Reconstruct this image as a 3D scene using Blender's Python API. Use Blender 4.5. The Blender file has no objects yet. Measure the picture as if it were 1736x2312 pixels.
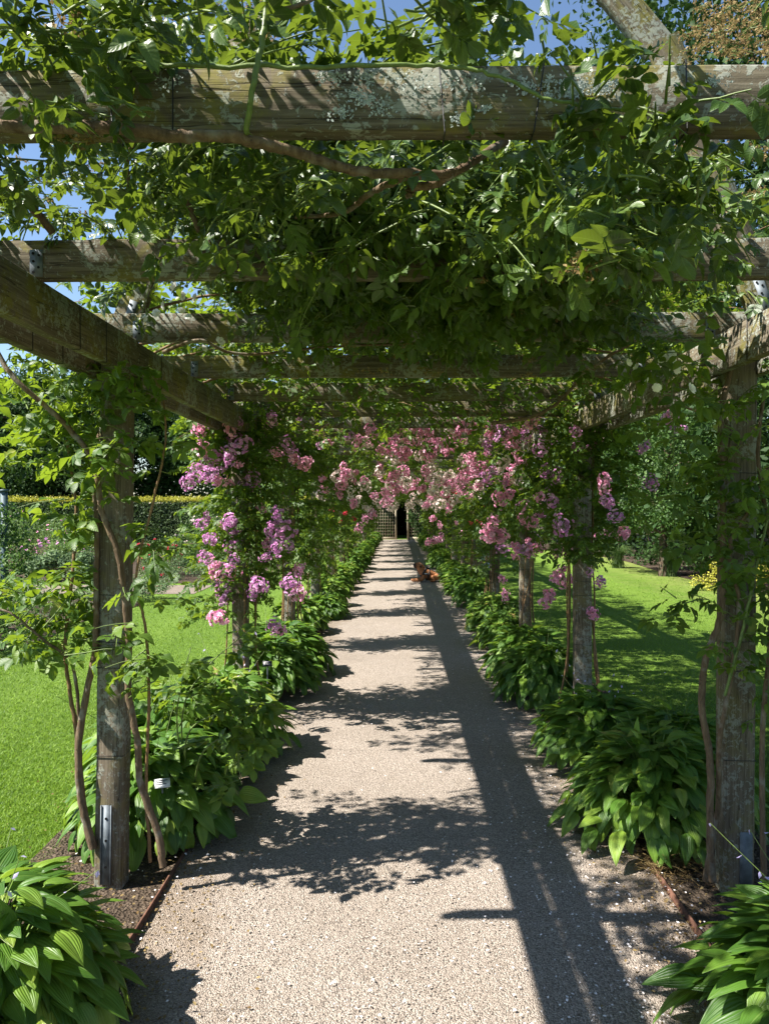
import bpy, math, random
import numpy as np
from mathutils import Vector, Matrix, Euler, noise as mnoise
PI = math.pi
rng = np.random.default_rng(7)
random.seed(7)
S = bpy.context.scene
COL = S.collection
F = 1600.0; VX = 860.0; VY = 1093.0; CH = 1.75        # focal length and horizon of the photograph, eye height

def at(px, py, Y):
    """where a point seen at (px, py) stands when it is Y metres ahead"""
    return np.array([(px - VX) * Y / F, Y, CH - (py - VY) * Y / F])

# ------------------------------------------------------------------ objects
def tag(o, label=None, cat=None, group=None, kind=None):
    if label: o['label'] = label
    if cat: o['category'] = cat
    if group: o['group'] = group
    if kind: o['kind'] = kind
    return o
def empty(name, loc=(0, 0, 0), rz=0.0):
    o = bpy.data.objects.new(name, None); COL.objects.link(o)
    o.location = loc; o.rotation_euler = (0, 0, rz); o.empty_display_size = .1
    return o
def link(name, me, parent=None, loc=None, rot=None, scale=None):
    o = bpy.data.objects.new(name, me); COL.objects.link(o)
    if parent: o.parent = parent
    if loc is not None: o.location = loc
    if rot is not None: o.rotation_euler = rot
    if scale is not None: o.scale = scale
    return o

class MB:
    def __init__(s): s.v = []; s.f = []; s.r = []; s.n = 0; s.m = []; s.u = []
    def add(s, v, f, r=None, m=0, uv=None):
        v = np.asarray(v, float).reshape(-1, 3)
        s.v.append(v)
        for a in (f if isinstance(f, list) and len(f) and isinstance(f[0], np.ndarray) and f[0].ndim == 2 else [f]):
            if len(a) == 0: continue
            if isinstance(a, np.ndarray):
                s.f.append(a + s.n); s.m.append(np.full(len(a), m))
            else:
                for k in (3, 4):
                    b = np.array([q for q in a if len(q) == k], int)
                    if len(b): s.f.append(b + s.n); s.m.append(np.full(len(b), m))
                for q in a:
                    if len(q) > 4: s.f.append(np.array([q], int) + s.n); s.m.append(np.full(1, m))
        if r is None: r = 0.5
        s.r.append(np.broadcast_to(np.asarray(r, float), (len(v),)).copy())
        s.u.append(np.zeros((len(v), 3)) if uv is None else uv)
        s.n += len(v)
    def mesh(s, name, mats, smooth=True):
        me = bpy.data.meshes.new(name)
        if s.n:
            V = np.concatenate(s.v)
            me.vertices.add(len(V)); me.vertices.foreach_set('co', V.ravel().astype(np.float32))
            loops = np.concatenate([a.ravel() for a in s.f])
            tot = np.concatenate([np.full(len(a), a.shape[1]) for a in s.f])
            st = np.concatenate([[0], np.cumsum(tot)[:-1]])
            me.loops.add(len(loops)); me.loops.foreach_set('vertex_index', loops.astype(np.int32))
            me.polygons.add(len(tot)); me.polygons.foreach_set('loop_start', st.astype(np.int32))
            me.polygons.foreach_set('material_index', np.concatenate(s.m).astype(np.int32))
            if smooth: me.polygons.foreach_set('use_smooth', np.ones(len(tot), bool))
            a = me.attributes.new('rnd', 'FLOAT', 'POINT')
            a.data.foreach_set('value', np.concatenate(s.r).astype(np.float32))
            a = me.attributes.new('luv', 'FLOAT_VECTOR', 'POINT')
            a.data.foreach_set('vector', np.concatenate(s.u).astype(np.float32).ravel())
            me.update(calc_edges=True)
        for m in (mats if isinstance(mats, (list, tuple)) else [mats]): me.materials.append(m)
        return me
    def obj(s, name, mats, parent=None, smooth=True, **k):
        return link(name, s.mesh(name, mats, smooth), parent, **k)

def scatter(mb, tv, tf, pos, R, sc, r, m=0, uv=None):
    """many copies of one small shape (tv, tf): positions, 3x3 frames, scales, random value"""
    n = len(pos)
    if n == 0: return
    sc = np.asarray(sc, float)
    if sc.ndim == 1: sc = sc[:, None]
    V = tv[None] * sc[:, None, :] if sc.shape[1] == 3 else tv[None] * sc[:, None, :]
    V = np.einsum('nij,nkj->nki', R, V) + pos[:, None, :]
    k = len(tv)
    fs = []
    for a in tf:
        fs.append((a[None] + (np.arange(n) * k)[:, None, None]).reshape(-1, a.shape[1]))
    mb.add(V.reshape(-1, 3), fs, np.repeat(r, k), m, None if uv is None else np.tile(uv, (n, 1)))

def frames(d, n):
    """columns: x = d (along), z about n"""
    d = d / (np.linalg.norm(d, axis=1, keepdims=True) + 1e-9)
    y = np.cross(n, d); y /= (np.linalg.norm(y, axis=1, keepdims=True) + 1e-9)
    z = np.cross(d, y)
    return np.stack([d, y, z], axis=2)

def tube(mb, pts, rad, k=6, r=.5, m=0, wob=0.0):
    pts = np.asarray(pts, float); n = len(pts)
    rad = np.broadcast_to(np.asarray(rad, float), (n,)).copy()
    T = np.gradient(pts, axis=0); T /= (np.linalg.norm(T, axis=1, keepdims=True) + 1e-9)
    ref = np.array([.31, .17, .93]) if abs(T[0][2]) < .8 else np.array([.9, .3, .1])
    A = np.cross(T, ref); A /= (np.linalg.norm(A, axis=1, keepdims=True) + 1e-9)
    B = np.cross(T, A)
    th = np.arange(k) * 2 * PI / k
    rr = rad[:, None] * np.ones((n, k))
    if wob: rr *= 1 + rng.normal(0, wob, (n, k))
    V = pts[:, None, :] + rr[:, :, None] * (A[:, None, :] * np.cos(th)[None, :, None] + B[:, None, :] * np.sin(th)[None, :, None])
    i = np.arange(n - 1)[:, None] * k; j = np.arange(k)[None]; j2 = (j + 1) % k
    Q = np.stack([i + j, i + j2, i + k + j2, i + k + j], axis=2).reshape(-1, 4)
    mb.add(V.reshape(-1, 3), Q, r, m)
    if k > 3:
        mb.add(V[0], [tuple(range(k))[::-1]], r, m); mb.add(V[-1], [tuple(range(k))], r, m)

def smooth_line(P, sub=6, jit=0.0):
    P = np.asarray(P, float); n = len(P); out = []
    Q = np.vstack([2 * P[0] - P[1], P, 2 * P[-1] - P[-2]])
    for i in range(n - 1):
        p0, p1, p2, p3 = Q[i], Q[i + 1], Q[i + 2], Q[i + 3]
        for t in np.linspace(0, 1, sub, endpoint=False):
            out.append(.5 * (2 * p1 + (p2 - p0) * t + (2 * p0 - 5 * p1 + 4 * p2 - p3) * t * t + (3 * p1 - p0 - 3 * p2 + p3) * t ** 3))
    out.append(P[-1]); out = np.array(out)
    if jit: out[1:-1] += rng.normal(0, jit, out[1:-1].shape)
    return out

def box(mb, a, b, r=.5, m=0):
    x0, y0, z0 = a; x1, y1, z1 = b
    v = [(x0, y0, z0), (x1, y0, z0), (x1, y1, z0), (x0, y1, z0), (x0, y0, z1), (x1, y0, z1), (x1, y1, z1), (x0, y1, z1)]
    mb.add(v, np.array([(0, 3, 2, 1), (4, 5, 6, 7), (0, 1, 5, 4), (1, 2, 6, 5), (2, 3, 7, 6), (3, 0, 4, 7)]), r, m)

def timber(L, w, h, seed=0, bev=.003, wob=.0022, seg=.07, warp=.004):
    """a sawn timber along local x, y-width w, z-height h, slightly worn and warped"""
    mb = MB(); n = max(6, int(L / seg)); xs = np.linspace(0, L, n)
    cs = []
    for sy, sz in ((-1, -1), (1, -1), (1, 1), (-1, 1)):
        a = (sy * (w / 2 - bev), sz * h / 2); b = (sy * w / 2, sz * (h / 2 - bev))
        cs += [a, b] if (sy * sz > 0) else [b, a]
    # order runs round the section
    cs = sorted(cs, key=lambda p: math.atan2(p[1] / h, p[0] / w)); cs = np.array(cs)
    V = np.zeros((n, 8, 3)); V[:, :, 0] = xs[:, None]
    V[:, :, 1] = cs[None, :, 0]; V[:, :, 2] = cs[None, :, 1]
    for i in range(n):
        for j in range(8):
            q = mnoise.noise_vector(Vector((xs[i] * 3.1, j * 1.7, seed * 9.1)))
            q2 = mnoise.noise_vector(Vector((xs[i] * 19, j * 2.3, seed * 5.3)))
            V[i, j, 1] += q.x * wob + q2.x * wob * .8; V[i, j, 2] += q.y * wob + q2.y * wob * .8
        q = mnoise.noise_vector(Vector((xs[i] * .7, 3.3, seed * 2.9)))
        V[i, :, 1] += q.x * warp; V[i, :, 2] += q.y * warp
    i = np.arange(n - 1)[:, None] * 8; j = np.arange(8)[None]; j2 = (j + 1) % 8
    Q = np.stack([i + j, i + 8 + j, i + 8 + j2, i + j2], axis=2).reshape(-1, 4)[:, ::-1]
    mb.add(V.reshape(-1, 3), Q)
    mb.add(V[0], [tuple(range(8))[::-1]]); mb.add(V[-1], [tuple(range(8))])
    return mb

# ------------------------------------------------------------------ materials
def newmat(name):
    m = bpy.data.materials.new(name); m.use_nodes = True
    nt = m.node_tree; nt.nodes.clear()
    out = nt.nodes.new('ShaderNodeOutputMaterial')
    return m, nt, out
class N:
    """tiny node helper"""
    def __init__(s, nt): s.nt = nt
    def n(s, t, **k):
        x = s.nt.nodes.new(t)
        for a, b in k.items(): setattr(x, a, b)
        return x
    def l(s, a, b): s.nt.links.new(a, b)
    def noise(s, vec, scale, detail=4, rough=.55, dist=0.0):
        x = s.n('ShaderNodeTexNoise'); x.inputs['Scale'].default_value = scale; x.inputs['Detail'].default_value = detail
        x.inputs['Roughness'].default_value = rough; x.inputs['Distortion'].default_value = dist
        s.l(vec, x.inputs['Vector']); return x.outputs['Fac']
    def ramp(s, fac, stops):
        x = s.n('ShaderNodeValToRGB'); e = x.color_ramp.elements
        while len(e) < len(stops): e.new(.5)
        for i, (p, c) in enumerate(stops):
            e[i].position = p; e[i].color = (*c, 1) if len(c) == 3 else c
        s.l(fac, x.inputs['Fac']); return x.outputs['Color']
    def mix(s, fac, a, b, mode='MIX'):
        x = s.n('ShaderNodeMix', data_type='RGBA', blend_type=mode)
        for v, i in ((fac, 0), (a, 6), (b, 7)):
            if isinstance(v, (int, float)): x.inputs[i].default_value = v
            elif isinstance(v, tuple): x.inputs[i].default_value = (*v, 1)
            else: s.l(v, x.inputs[i])
        return x.outputs[2]
    def math(s, op, a, b=0.0, clamp=False):
        x = s.n('ShaderNodeMath', operation=op, use_clamp=clamp)
        for v, i in ((a, 0), (b, 1)):
            if isinstance(v, (int, float)): x.inputs[i].default_value = v
            else: s.l(v, x.inputs[i])
        return x.outputs[0]
    def mapping(s, vec, scale=(1, 1, 1), loc=None):
        x = s.n('ShaderNodeMapping'); x.inputs['Scale'].default_value = scale
        s.l(vec, x.inputs['Vector'])
        if loc is not None: s.l(loc, x.inputs['Location'])
        return x.outputs[0]
    def bump(s, h, strength=.5, dist=.01, normal=None):
        x = s.n('ShaderNodeBump'); x.inputs['Strength'].default_value = strength; x.inputs['Distance'].default_value = dist
        s.l(h, x.inputs['Height'])
        if normal is not None: s.l(normal, x.inputs['Normal'])
        return x.outputs[0]
    def pbsdf(s, col, rough=.8, spec=.3, normal=None, metal=0.0):
        x = s.n('ShaderNodeBsdfPrincipled')
        for v, nm in ((col, 'Base Color'), (rough, 'Roughness'), (spec, 'Specular IOR Level'), (metal, 'Metallic')):
            if isinstance(v, (int, float)): x.inputs[nm].default_value = v
            elif isinstance(v, tuple): x.inputs[nm].default_value = (*v, 1)
            else: s.l(v, x.inputs[nm])
        if normal is not None: s.l(normal, x.inputs['Normal'])
        return x.outputs[0]

def mat_plain(name, col, rough=.8, spec=.3, metal=0, nscale=40, namp=.25, bump=.3):
    m, nt, out = newmat(name); g = N(nt)
    tc = g.n('ShaderNodeTexCoord').outputs['Object']
    f = g.noise(tc, nscale, 5, .6)
    c = g.ramp(f, [(.3, tuple(x * (1 - namp) for x in col)), (.7, tuple(min(1, x * (1 + namp)) for x in col))])
    g.l(g.pbsdf(c, rough, spec, g.bump(f, bump, .005), metal), out.inputs[0]); return m

def mat_leaf(name, dark, mid, light, trans, tf=.38, rough=.42, spec=.45, vein=False, old=None):
    m, nt, out = newmat(name); g = N(nt)
    a = g.n('ShaderNodeAttribute', attribute_name='rnd').outputs['Fac']
    tc = g.n('ShaderNodeTexCoord').outputs['Object']
    n1 = g.noise(tc, 3.0, 2); n2 = g.noise(tc, 60, 3)
    f = g.math('ADD', g.math('MULTIPLY', a, .7), g.math('MULTIPLY', n1, .3))
    f = g.math('ADD', f, g.math('MULTIPLY', g.math('SUBTRACT', n2, .5), .25))
    if vein: f = g.math('ADD', f, g.math('MULTIPLY', g.math('SUBTRACT', g.n('ShaderNodeObjectInfo').outputs['Random'], .5), .16))
    st = [(.12, dark), (.5, mid), (.85, light)]
    if old: st = [(.1, dark), (.48, mid), (.82, light), (.93, old)]
    c = g.ramp(f, st)
    ct = g.mix(.6, c, trans)
    ct = g.mix(1.0, c, tuple(t for t in trans), 'MIX')
    nrm = g.bump(n2, .25, .003)
    if vein:
        la = g.n('ShaderNodeAttribute', attribute_name='luv'); sp = g.n('ShaderNodeSeparateXYZ'); g.l(la.outputs['Vector'], sp.inputs[0])
        ab = g.math('ABSOLUTE', sp.outputs[1]); ph = g.math('SUBTRACT', g.math('MULTIPLY', sp.outputs[0], 50.0), g.math('MULTIPLY', ab, 9.0))
        wv = g.math('SINE', ph); mid_ = g.ramp(ab, [(0, (1, 1, 1)), (.09, (0, 0, 0))])
        c = g.mix(g.math('MULTIPLY', mid_, .45), c, (.2, .3, .08))
        c = g.mix(g.math('MULTIPLY', g.ramp(wv, [(.75, (0, 0, 0)), (1, (1, 1, 1))]), .08), c, (.2, .32, .08))
        nrm = g.bump(g.math('ADD', g.math('MULTIPLY', wv, -.35), g.math('MULTIPLY', mid_, -1.0)), .18, .003, nrm)
    p = g.pbsdf(c, rough, spec, nrm)
    t = g.n('ShaderNodeBsdfTranslucent'); g.l(g.mix(.75, c, trans), t.inputs['Color'])
    mx = g.n('ShaderNodeMixShader'); mx.inputs[0].default_value = tf
    g.l(p, mx.inputs[1]); g.l(t.outputs[0], mx.inputs[2]); g.l(mx.outputs[0], out.inputs[0])
    return m

def mat_wood(name='weathered_wood', base=((.062, .05, .034), (.148, .126, .088), (.25, .22, .165)), lichen=.7, moss=.7):
    m, nt, out = newmat(name); g = N(nt)
    tc = g.n('ShaderNodeTexCoord').outputs['Object']
    oi = g.n('ShaderNodeObjectInfo').outputs['Random']
    cx = g.n('ShaderNodeCombineXYZ'); g.l(g.math('MULTIPLY', oi, 37.0), cx.inputs[0]); g.l(g.math('MULTIPLY', oi, 11.0), cx.inputs[1])
    v = g.mapping(tc, (1, 1, 1), cx.outputs[0])
    vg = g.mapping(v, (1.6, 38, 38))
    grain = g.noise(vg, 3.0, 8, .65, .3)
    blot = g.noise(v, 3.2, 4, .6)
    fine = g.noise(v, 90, 3, .6)
    c = g.ramp(grain, [(.3, base[0]), (.52, base[1]), (.75, base[2])])
    c = g.mix(g.math('MULTIPLY', g.ramp(blot, [(.35, (0, 0, 0)), (.7, (1, 1, 1))]), .45), c, (.06, .045, .03))
    mo = g.ramp(g.noise(v, 5.5, 5, .7, .4), [(.5, (0, 0, 0)), (.62, (1, 1, 1))])
    mo = g.math('MULTIPLY', mo, moss)
    c = g.mix(mo, c, (.17, .155, .03))
    # pale crusty lichen in colonies
    big = g.ramp(g.noise(v, 4.2, 3, .6, .2), [(.46, (0, 0, 0)), (.6, (1, 1, 1))])
    sm = g.noise(v, 46, 5, .7, .6)
    li = g.ramp(g.math('ADD', g.math('MULTIPLY', big, .14), sm), [(.585, (0, 0, 0)), (.63, (1, 1, 1))])
    lic = g.mix(fine, (.19, .21, .17), (.38, .40, .35))
    lf = g.math('MULTIPLY', li, lichen)
    c = g.mix(lf, c, lic)
    # long drying cracks
    vc = g.mapping(v, (.5, 16, 16)); cr = g.noise(vc, 2.2, 2, .5, .2)
    crk = g.ramp(cr, [(.493, (0, 0, 0)), (.499, (1, 1, 1)), (.501, (1, 1, 1)), (.507, (0, 0, 0))])
    c = g.mix(g.math('MULTIPLY', crk, .8), c, (.018, .014, .01))
    h = g.math('ADD', g.math('MULTIPLY', grain, .6), g.math('MULTIPLY', lf, .8))
    h = g.math('SUBTRACT', h, g.math('MULTIPLY', crk, .8))
    h = g.math('ADD', h, g.math('MULTIPLY', fine, .25))
    g.l(g.pbsdf(c, .9, .15, g.bump(h, .6, .005)), out.inputs[0]); return m

def mat_gravel():
    m, nt, out = newmat('gravel'); g = N(nt)
    tc = g.n('ShaderNodeTexCoord').outputs['Object']
    vo = g.n('ShaderNodeTexVoronoi', voronoi_dimensions='3D'); vo.inputs['Scale'].default_value = 165; g.l(tc, vo.inputs['Vector'])
    hsv = g.n('ShaderNodeSeparateColor'); g.l(vo.outputs['Color'], hsv.inputs[0])
    c = g.ramp(hsv.outputs[0], [(.0, (.14, .11, .092)), (.3, (.275, .225, .19)), (.7, (.40, .335, .285)), (.92, (.49, .42, .365)), (1, (.62, .56, .48))])
    pat = g.noise(tc, 1.1, 4, .6)
    c = g.mix(g.math('MULTIPLY', g.ramp(pat, [(.4, (0, 0, 0)), (.7, (1, 1, 1))]), .42), c, (.2, .155, .115), 'MIX')
    spx = g.n('ShaderNodeSeparateXYZ'); g.l(tc, spx.inputs[0])
    ed = g.math('ABSOLUTE', g.math('SUBTRACT', spx.outputs[0], .075))
    ed = g.math('ADD', ed, g.math('MULTIPLY', g.math('SUBTRACT', g.noise(tc, 4.5, 5, .7), .5), .9))
    c = g.mix(g.math('MULTIPLY', g.ramp(ed, [(.78, (0, 0, 0)), (1.1, (1, 1, 1))]), .65), c, (.16, .105, .065))
    c = g.mix(g.math('MULTIPLY', g.ramp(g.noise(tc, 9, 6, .8), [(.52, (0, 0, 0)), (.68, (1, 1, 1))]), .3), c, (.17, .13, .085))
    sm = g.noise(tc, 420, 2)
    c = g.mix(.35, c, g.ramp(sm, [(.3, (.16, .14, .11)), (.7, (.52, .46, .38))]), 'MIX')
    gap = g.ramp(vo.outputs['Distance'], [(.45, (1, 1, 1)), (.8, (.35, .35, .35))])
    c = g.mix(.7, c, g.mix(1.0, c, gap, 'MULTIPLY'))
    big = g.n('ShaderNodeTexVoronoi'); big.inputs['Scale'].default_value = 38; g.l(tc, big.inputs['Vector'])
    h = g.math('ADD', g.math('MULTIPLY', vo.outputs['Distance'], -1.0), g.math('MULTIPLY', big.outputs['Distance'], -.5))
    g.l(g.pbsdf(c, .9, .2, g.bump(h, .9, .008)), out.inputs[0]); return m

def mat_soil():
    m, nt, out = newmat('soil'); g = N(nt)
    tc = g.n('ShaderNodeTexCoord').outputs['Object']
    vo = g.n('ShaderNodeTexVoronoi'); vo.inputs['Scale'].default_value = 70; g.l(tc, vo.inputs['Vector'])
    f = g.noise(tc, 30, 6, .7)
    c = g.ramp(f, [(.3, (.035, .026, .018)), (.55, (.085, .064, .046)), (.75, (.2, .15, .11))])
    g.l(g.pbsdf(c, .95, .1, g.bump(g.math('ADD', f, vo.outputs['Distance']), .9, .02)), out.inputs[0]); return m

def mat_lawn():
    m, nt, out = newmat('lawn'); g = N(nt)
    tc = g.n('ShaderNodeTexCoord').outputs['Object']
    v = g.mapping(tc, (1, 1, 1))
    f = g.noise(v, 160, 4, .75); b = g.noise(v, 2.2, 4, .6); b2 = g.noise(v, 14, 4, .6)
    c = g.ramp(f, [(.25, (.045, .085, .010)), (.5, (.115, .205, .020)), (.78, (.21, .33, .04))])
    c = g.mix(g.math('MULTIPLY', g.ramp(b, [(.35, (0, 0, 0)), (.7, (1, 1, 1))]), .45), c, (.14, .24, .035))
    c = g.mix(g.math('MULTIPLY', g.ramp(b2, [(.5, (0, 0, 0)), (.75, (1, 1, 1))]), .25), c, (.055, .12, .015))
    # mower stripes
    w = g.n('ShaderNodeTexWave', bands_direction='X'); w.inputs['Scale'].default_value = .42; w.inputs['Distortion'].default_value = .5; w.inputs['Detail Scale'].default_value = .6
    g.l(g.mapping(tc, (.55, 1, 1)), w.inputs['Vector'])
    c = g.mix(g.math('MULTIPLY', w.outputs['Fac'], .38), c, (.19, .30, .04))
    # worn dry turf towards the shrub border on the right
    sp = g.n('ShaderNodeSeparateXYZ'); g.l(tc, sp.inputs[0])
    d = g.math('ADD', sp.outputs[0], g.math('MULTIPLY', g.math('SUBTRACT', b, .5), 5.0))
    dry = g.ramp(g.math('MULTIPLY', d, .1), [(.5, (0, 0, 0)), (.78, (1, 1, 1))])
    c = g.mix(g.math('MULTIPLY', dry, .6), c, (.26, .25, .09))
    g.l(g.pbsdf(c, .85, .2, g.bump(f, 1.0, .03)), out.inputs[0]); return m

def mat_bark(name, c0, c1, c2):
    m, nt, out = newmat(name); g = N(nt)
    tc = g.n('ShaderNodeTexCoord').outputs['Object']
    f = g.noise(g.mapping(tc, (28, 28, 7)), 2.0, 6, .7, .4); q = g.noise(tc, 12, 4)
    c = g.ramp(f, [(.3, c0), (.55, c1), (.8, c2)])
    c = g.mix(g.math('MULTIPLY', g.ramp(q, [(.55, (0, 0, 0)), (.7, (1, 1, 1))]), .5), c, (.3, .3, .26))
    g.l(g.pbsdf(c, .9, .15, g.bump(f, .8, .01)), out.inputs[0]); return m

M = {}
M['wood'] = mat_wood()
M['wood_post'] = mat_wood('post_wood', ((.075, .06, .042), (.15, .122, .088), (.25, .21, .16)), .5, .3)
M['gravel'] = mat_gravel(); M['soil'] = mat_soil(); M['lawn'] = mat_lawn()
M['rose'] = mat_leaf('rose_leaf', (.02, .05, .010), (.05, .105, .015), (.12, .185, .026), (.34, .48, .025), .33, .47, .3, True, (.26, .24, .05))
M['rose_shade'] = mat_leaf('rose_leaf_shaded', (.018, .042, .009), (.038, .08, .013), (.10, .155, .024), (.26, .36, .025), .27, .38, .4, True)  # darker rose leaf: shade of the near canopy put into the colour
M['dry'] = mat_leaf('faded_flower_heads', (.10, .06, .025), (.2, .14, .06), (.34, .26, .12), (.35, .25, .1), .3, .8, .1)
M['tree_dark'] = mat_leaf('evergreen_leaf', (.012, .030, .009), (.024, .054, .013), (.05, .095, .022), (.06, .13, .02), .15, .6, .15)  # dark evergreen green, deepened further for the shade under overhanging boughs
M['tree_mid'] = mat_leaf('laurel_leaf', (.025, .06, .014), (.06, .12, .03), (.13, .21, .06), (.14, .27, .04), .28, .5, .25)
M['bush'] = mat_leaf('bush_leaf', (.035, .075, .02), (.08, .15, .04), (.17, .25, .07), (.2, .33, .06), .32, .5, .3)
M['grey'] = mat_leaf('grey_green_leaf', (.06, .1, .05), (.13, .2, .09), (.22, .3, .15), (.2, .3, .1), .25, .6, .2)
M['yellow'] = mat_leaf('golden_leaf', (.16, .17, .02), (.34, .33, .04), (.5, .48, .08), (.5, .5, .06), .3, .5, .3)
M['hedge'] = mat_leaf('hedge_leaf', (.03, .055, .02), (.06, .1, .035), (.1, .15, .05), (.12, .2, .04), .25, .5, .3)
M['core'] = mat_plain('inner_twigs', (.02, .028, .012), .95, .05)
M['stem'] = mat_bark('rose_cane', (.07, .045, .028), (.15, .105, .065), (.26, .2, .13))
M['greenstem'] = mat_plain('green_cane', (.11, .16, .035), .5, .4, 0, 60, .3)
M['redstem'] = mat_plain('brown_cane', (.17, .1, .045), .6, .3, 0, 60, .35)
M['bark'] = mat_bark('tree_bark', (.045, .03, .02), (.10, .072, .05), (.19, .145, .1))
M['blackwire'] = mat_plain('black_wire', (.012, .012, .013), .5, .4)
M['silver'] = mat_plain('steel_wire', (.5, .5, .52), .35, .5, .8)
M['zinc'] = mat_plain('galvanised_steel', (.13, .15, .165), .62, .4, .3, 18, .45, .1)
M['hole'] = mat_plain('dark_hole', (.01, .01, .01), .9, .1)
M['rust'] = mat_plain('rusty_steel', (.12, .06, .04), .85, .2, .1, 30, .45)
M['petal'] = mat_plain('fallen_petal', (.72, .68, .68), .6, .3, 0, 90, .2, .1)
M['teal'] = mat_plain('blue_grey_paint', (.05, .085, .10), .6, .4)
M['trellis'] = mat_plain('trellis_wood', (.36, .31, .22), .8, .2, 0, 40, .3)

def mat_hosta():
    m, nt, out = newmat('hosta_leaf'); g = N(nt)
    a = g.n('ShaderNodeAttribute', attribute_name='rnd').outputs['Fac']
    tc = g.n('ShaderNodeTexCoord').outputs['Object']
    n2 = g.noise(tc, 18, 3)
    f = g.math('ADD', g.math('MULTIPLY', a, .75), g.math('MULTIPLY', n2, .25))
    f = g.math('ADD', f, g.math('MULTIPLY', g.math('SUBTRACT', g.n('ShaderNodeObjectInfo').outputs['Random'], .5), .22))
    c = g.ramp(f, [(.1, (.03, .085, .012)), (.5, (.075, .165, .02)), (.8, (.18, .29, .035)), (.93, (.28, .34, .05)), (.985, (.3, .2, .07))])
    la = g.n('ShaderNodeAttribute', attribute_name='luv'); sp = g.n('ShaderNodeSeparateXYZ'); g.l(la.outputs['Vector'], sp.inputs[0])
    wv = g.math('COSINE', g.math('MULTIPLY', sp.outputs[1], 26.0))
    ab = g.math('ABSOLUTE', sp.outputs[1]); mid_ = g.ramp(ab, [(0, (1, 1, 1)), (.07, (0, 0, 0))])
    c = g.mix(g.math('MULTIPLY', g.ramp(wv, [(.6, (0, 0, 0)), (1, (1, 1, 1))]), .1), c, (.03, .075, .012))
    c = g.mix(g.math('MULTIPLY', mid_, .4), c, (.25, .36, .1))
    p = g.pbsdf(c, .42, .38, g.bump(g.math('SUBTRACT', g.math('MULTIPLY', wv, -.7), mid_), .35, .005))
    t = g.n('ShaderNodeBsdfTranslucent'); g.l(g.mix(.7, c, (.34, .52, .04)), t.inputs['Color'])
    mx = g.n('ShaderNodeMixShader'); mx.inputs[0].default_value = .33
    g.l(p, mx.inputs[1]); g.l(t.outputs[0], mx.inputs[2]); g.l(mx.outputs[0], out.inputs[0])
    return m
M['hosta'] = mat_hosta()
def mat_flower(name, a, b, c):
    return mat_leaf(name, a, b, c, tuple(min(1, x * 1.1) for x in b), .3, .6, .15)
M['f_purple'] = mat_flower('mauve_petals', (.42, .14, .38), (.70, .34, .62), (.9, .7, .86))
M['f_pink'] = mat_flower('pink_petals', (.72, .24, .44), (.88, .44, .62), (.97, .74, .85))
M['f_pale'] = mat_flower('cream_pink_petals', (.78, .56, .54), (.88, .74, .70), (.95, .88, .84))
M['f_red'] = mat_flower('crimson_petals', (.5, .02, .05), (.7, .05, .10), (.85, .2, .25))
M['f_white'] = mat_flower('white_petals', (.8, .8, .76), (.88, .88, .84), (.95, .95, .9))
M['f_lilac'] = mat_flower('lilac_bells', (.3, .25, .5), (.45, .4, .65), (.65, .6, .8))

# ------------------------------------------------------------------ leaf shapes
def leaflet(n=3):
    """one serrate oval leaflet of length 1 along x, folded at the midrib"""
    if n == 1:
        v = np.array([(0, 0, 0), (.5, .29, .07), (1, 0, -.06), (.5, -.29, .07)]); return v, [np.array([(0, 1, 2), (0, 2, 3)])], np.array([(0, 0, 0), (.5, 1, 0), (1, 0, 0), (.5, -1, 0)])
    if n == 3: t = np.array([.22, .5, .78]); w = np.array([.22, .31, .2])
    else:
        t = np.array([.07, .16, .2, .3, .34, .45, .49, .6, .64, .75, .79, .88, .92]); w = np.array([.12, .22, .215, .29, .275, .325, .305, .315, .29, .25, .22, .15, .11])
    v = [(0, 0, 0)]; uv = [(0, 0, 0)]
    for a, b in zip(t, w):
        z = -.16 * a * a + .003 * math.sin(a * 40)
        v += [(a + .05 * b, b, z + .09 * b / .3 - .03), (a, 0, z - .02), (a + .05 * b, -b, z + .09 * b / .3 - .03)]; uv += [(a, 1, 0), (a, 0, 0), (a, -1, 0)]
    v.append((1, 0, -.2)); uv.append((1, 0, 0)); v = np.array(v); m = len(t); e = 1 + 3 * (m - 1)
    tri = [(0, 2, 1), (0, 3, 2), (e, e + 1, e + 3), (e + 1, e + 2, e + 3)]
    qd = []
    for i in range(m - 1):
        q = 1 + 3 * i; qd += [(q, q + 1, q + 4, q + 3), (q + 1, q + 2, q + 5, q + 4)]
    return v, [np.array(tri), np.array(qd)], np.array(uv, float)
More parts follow.
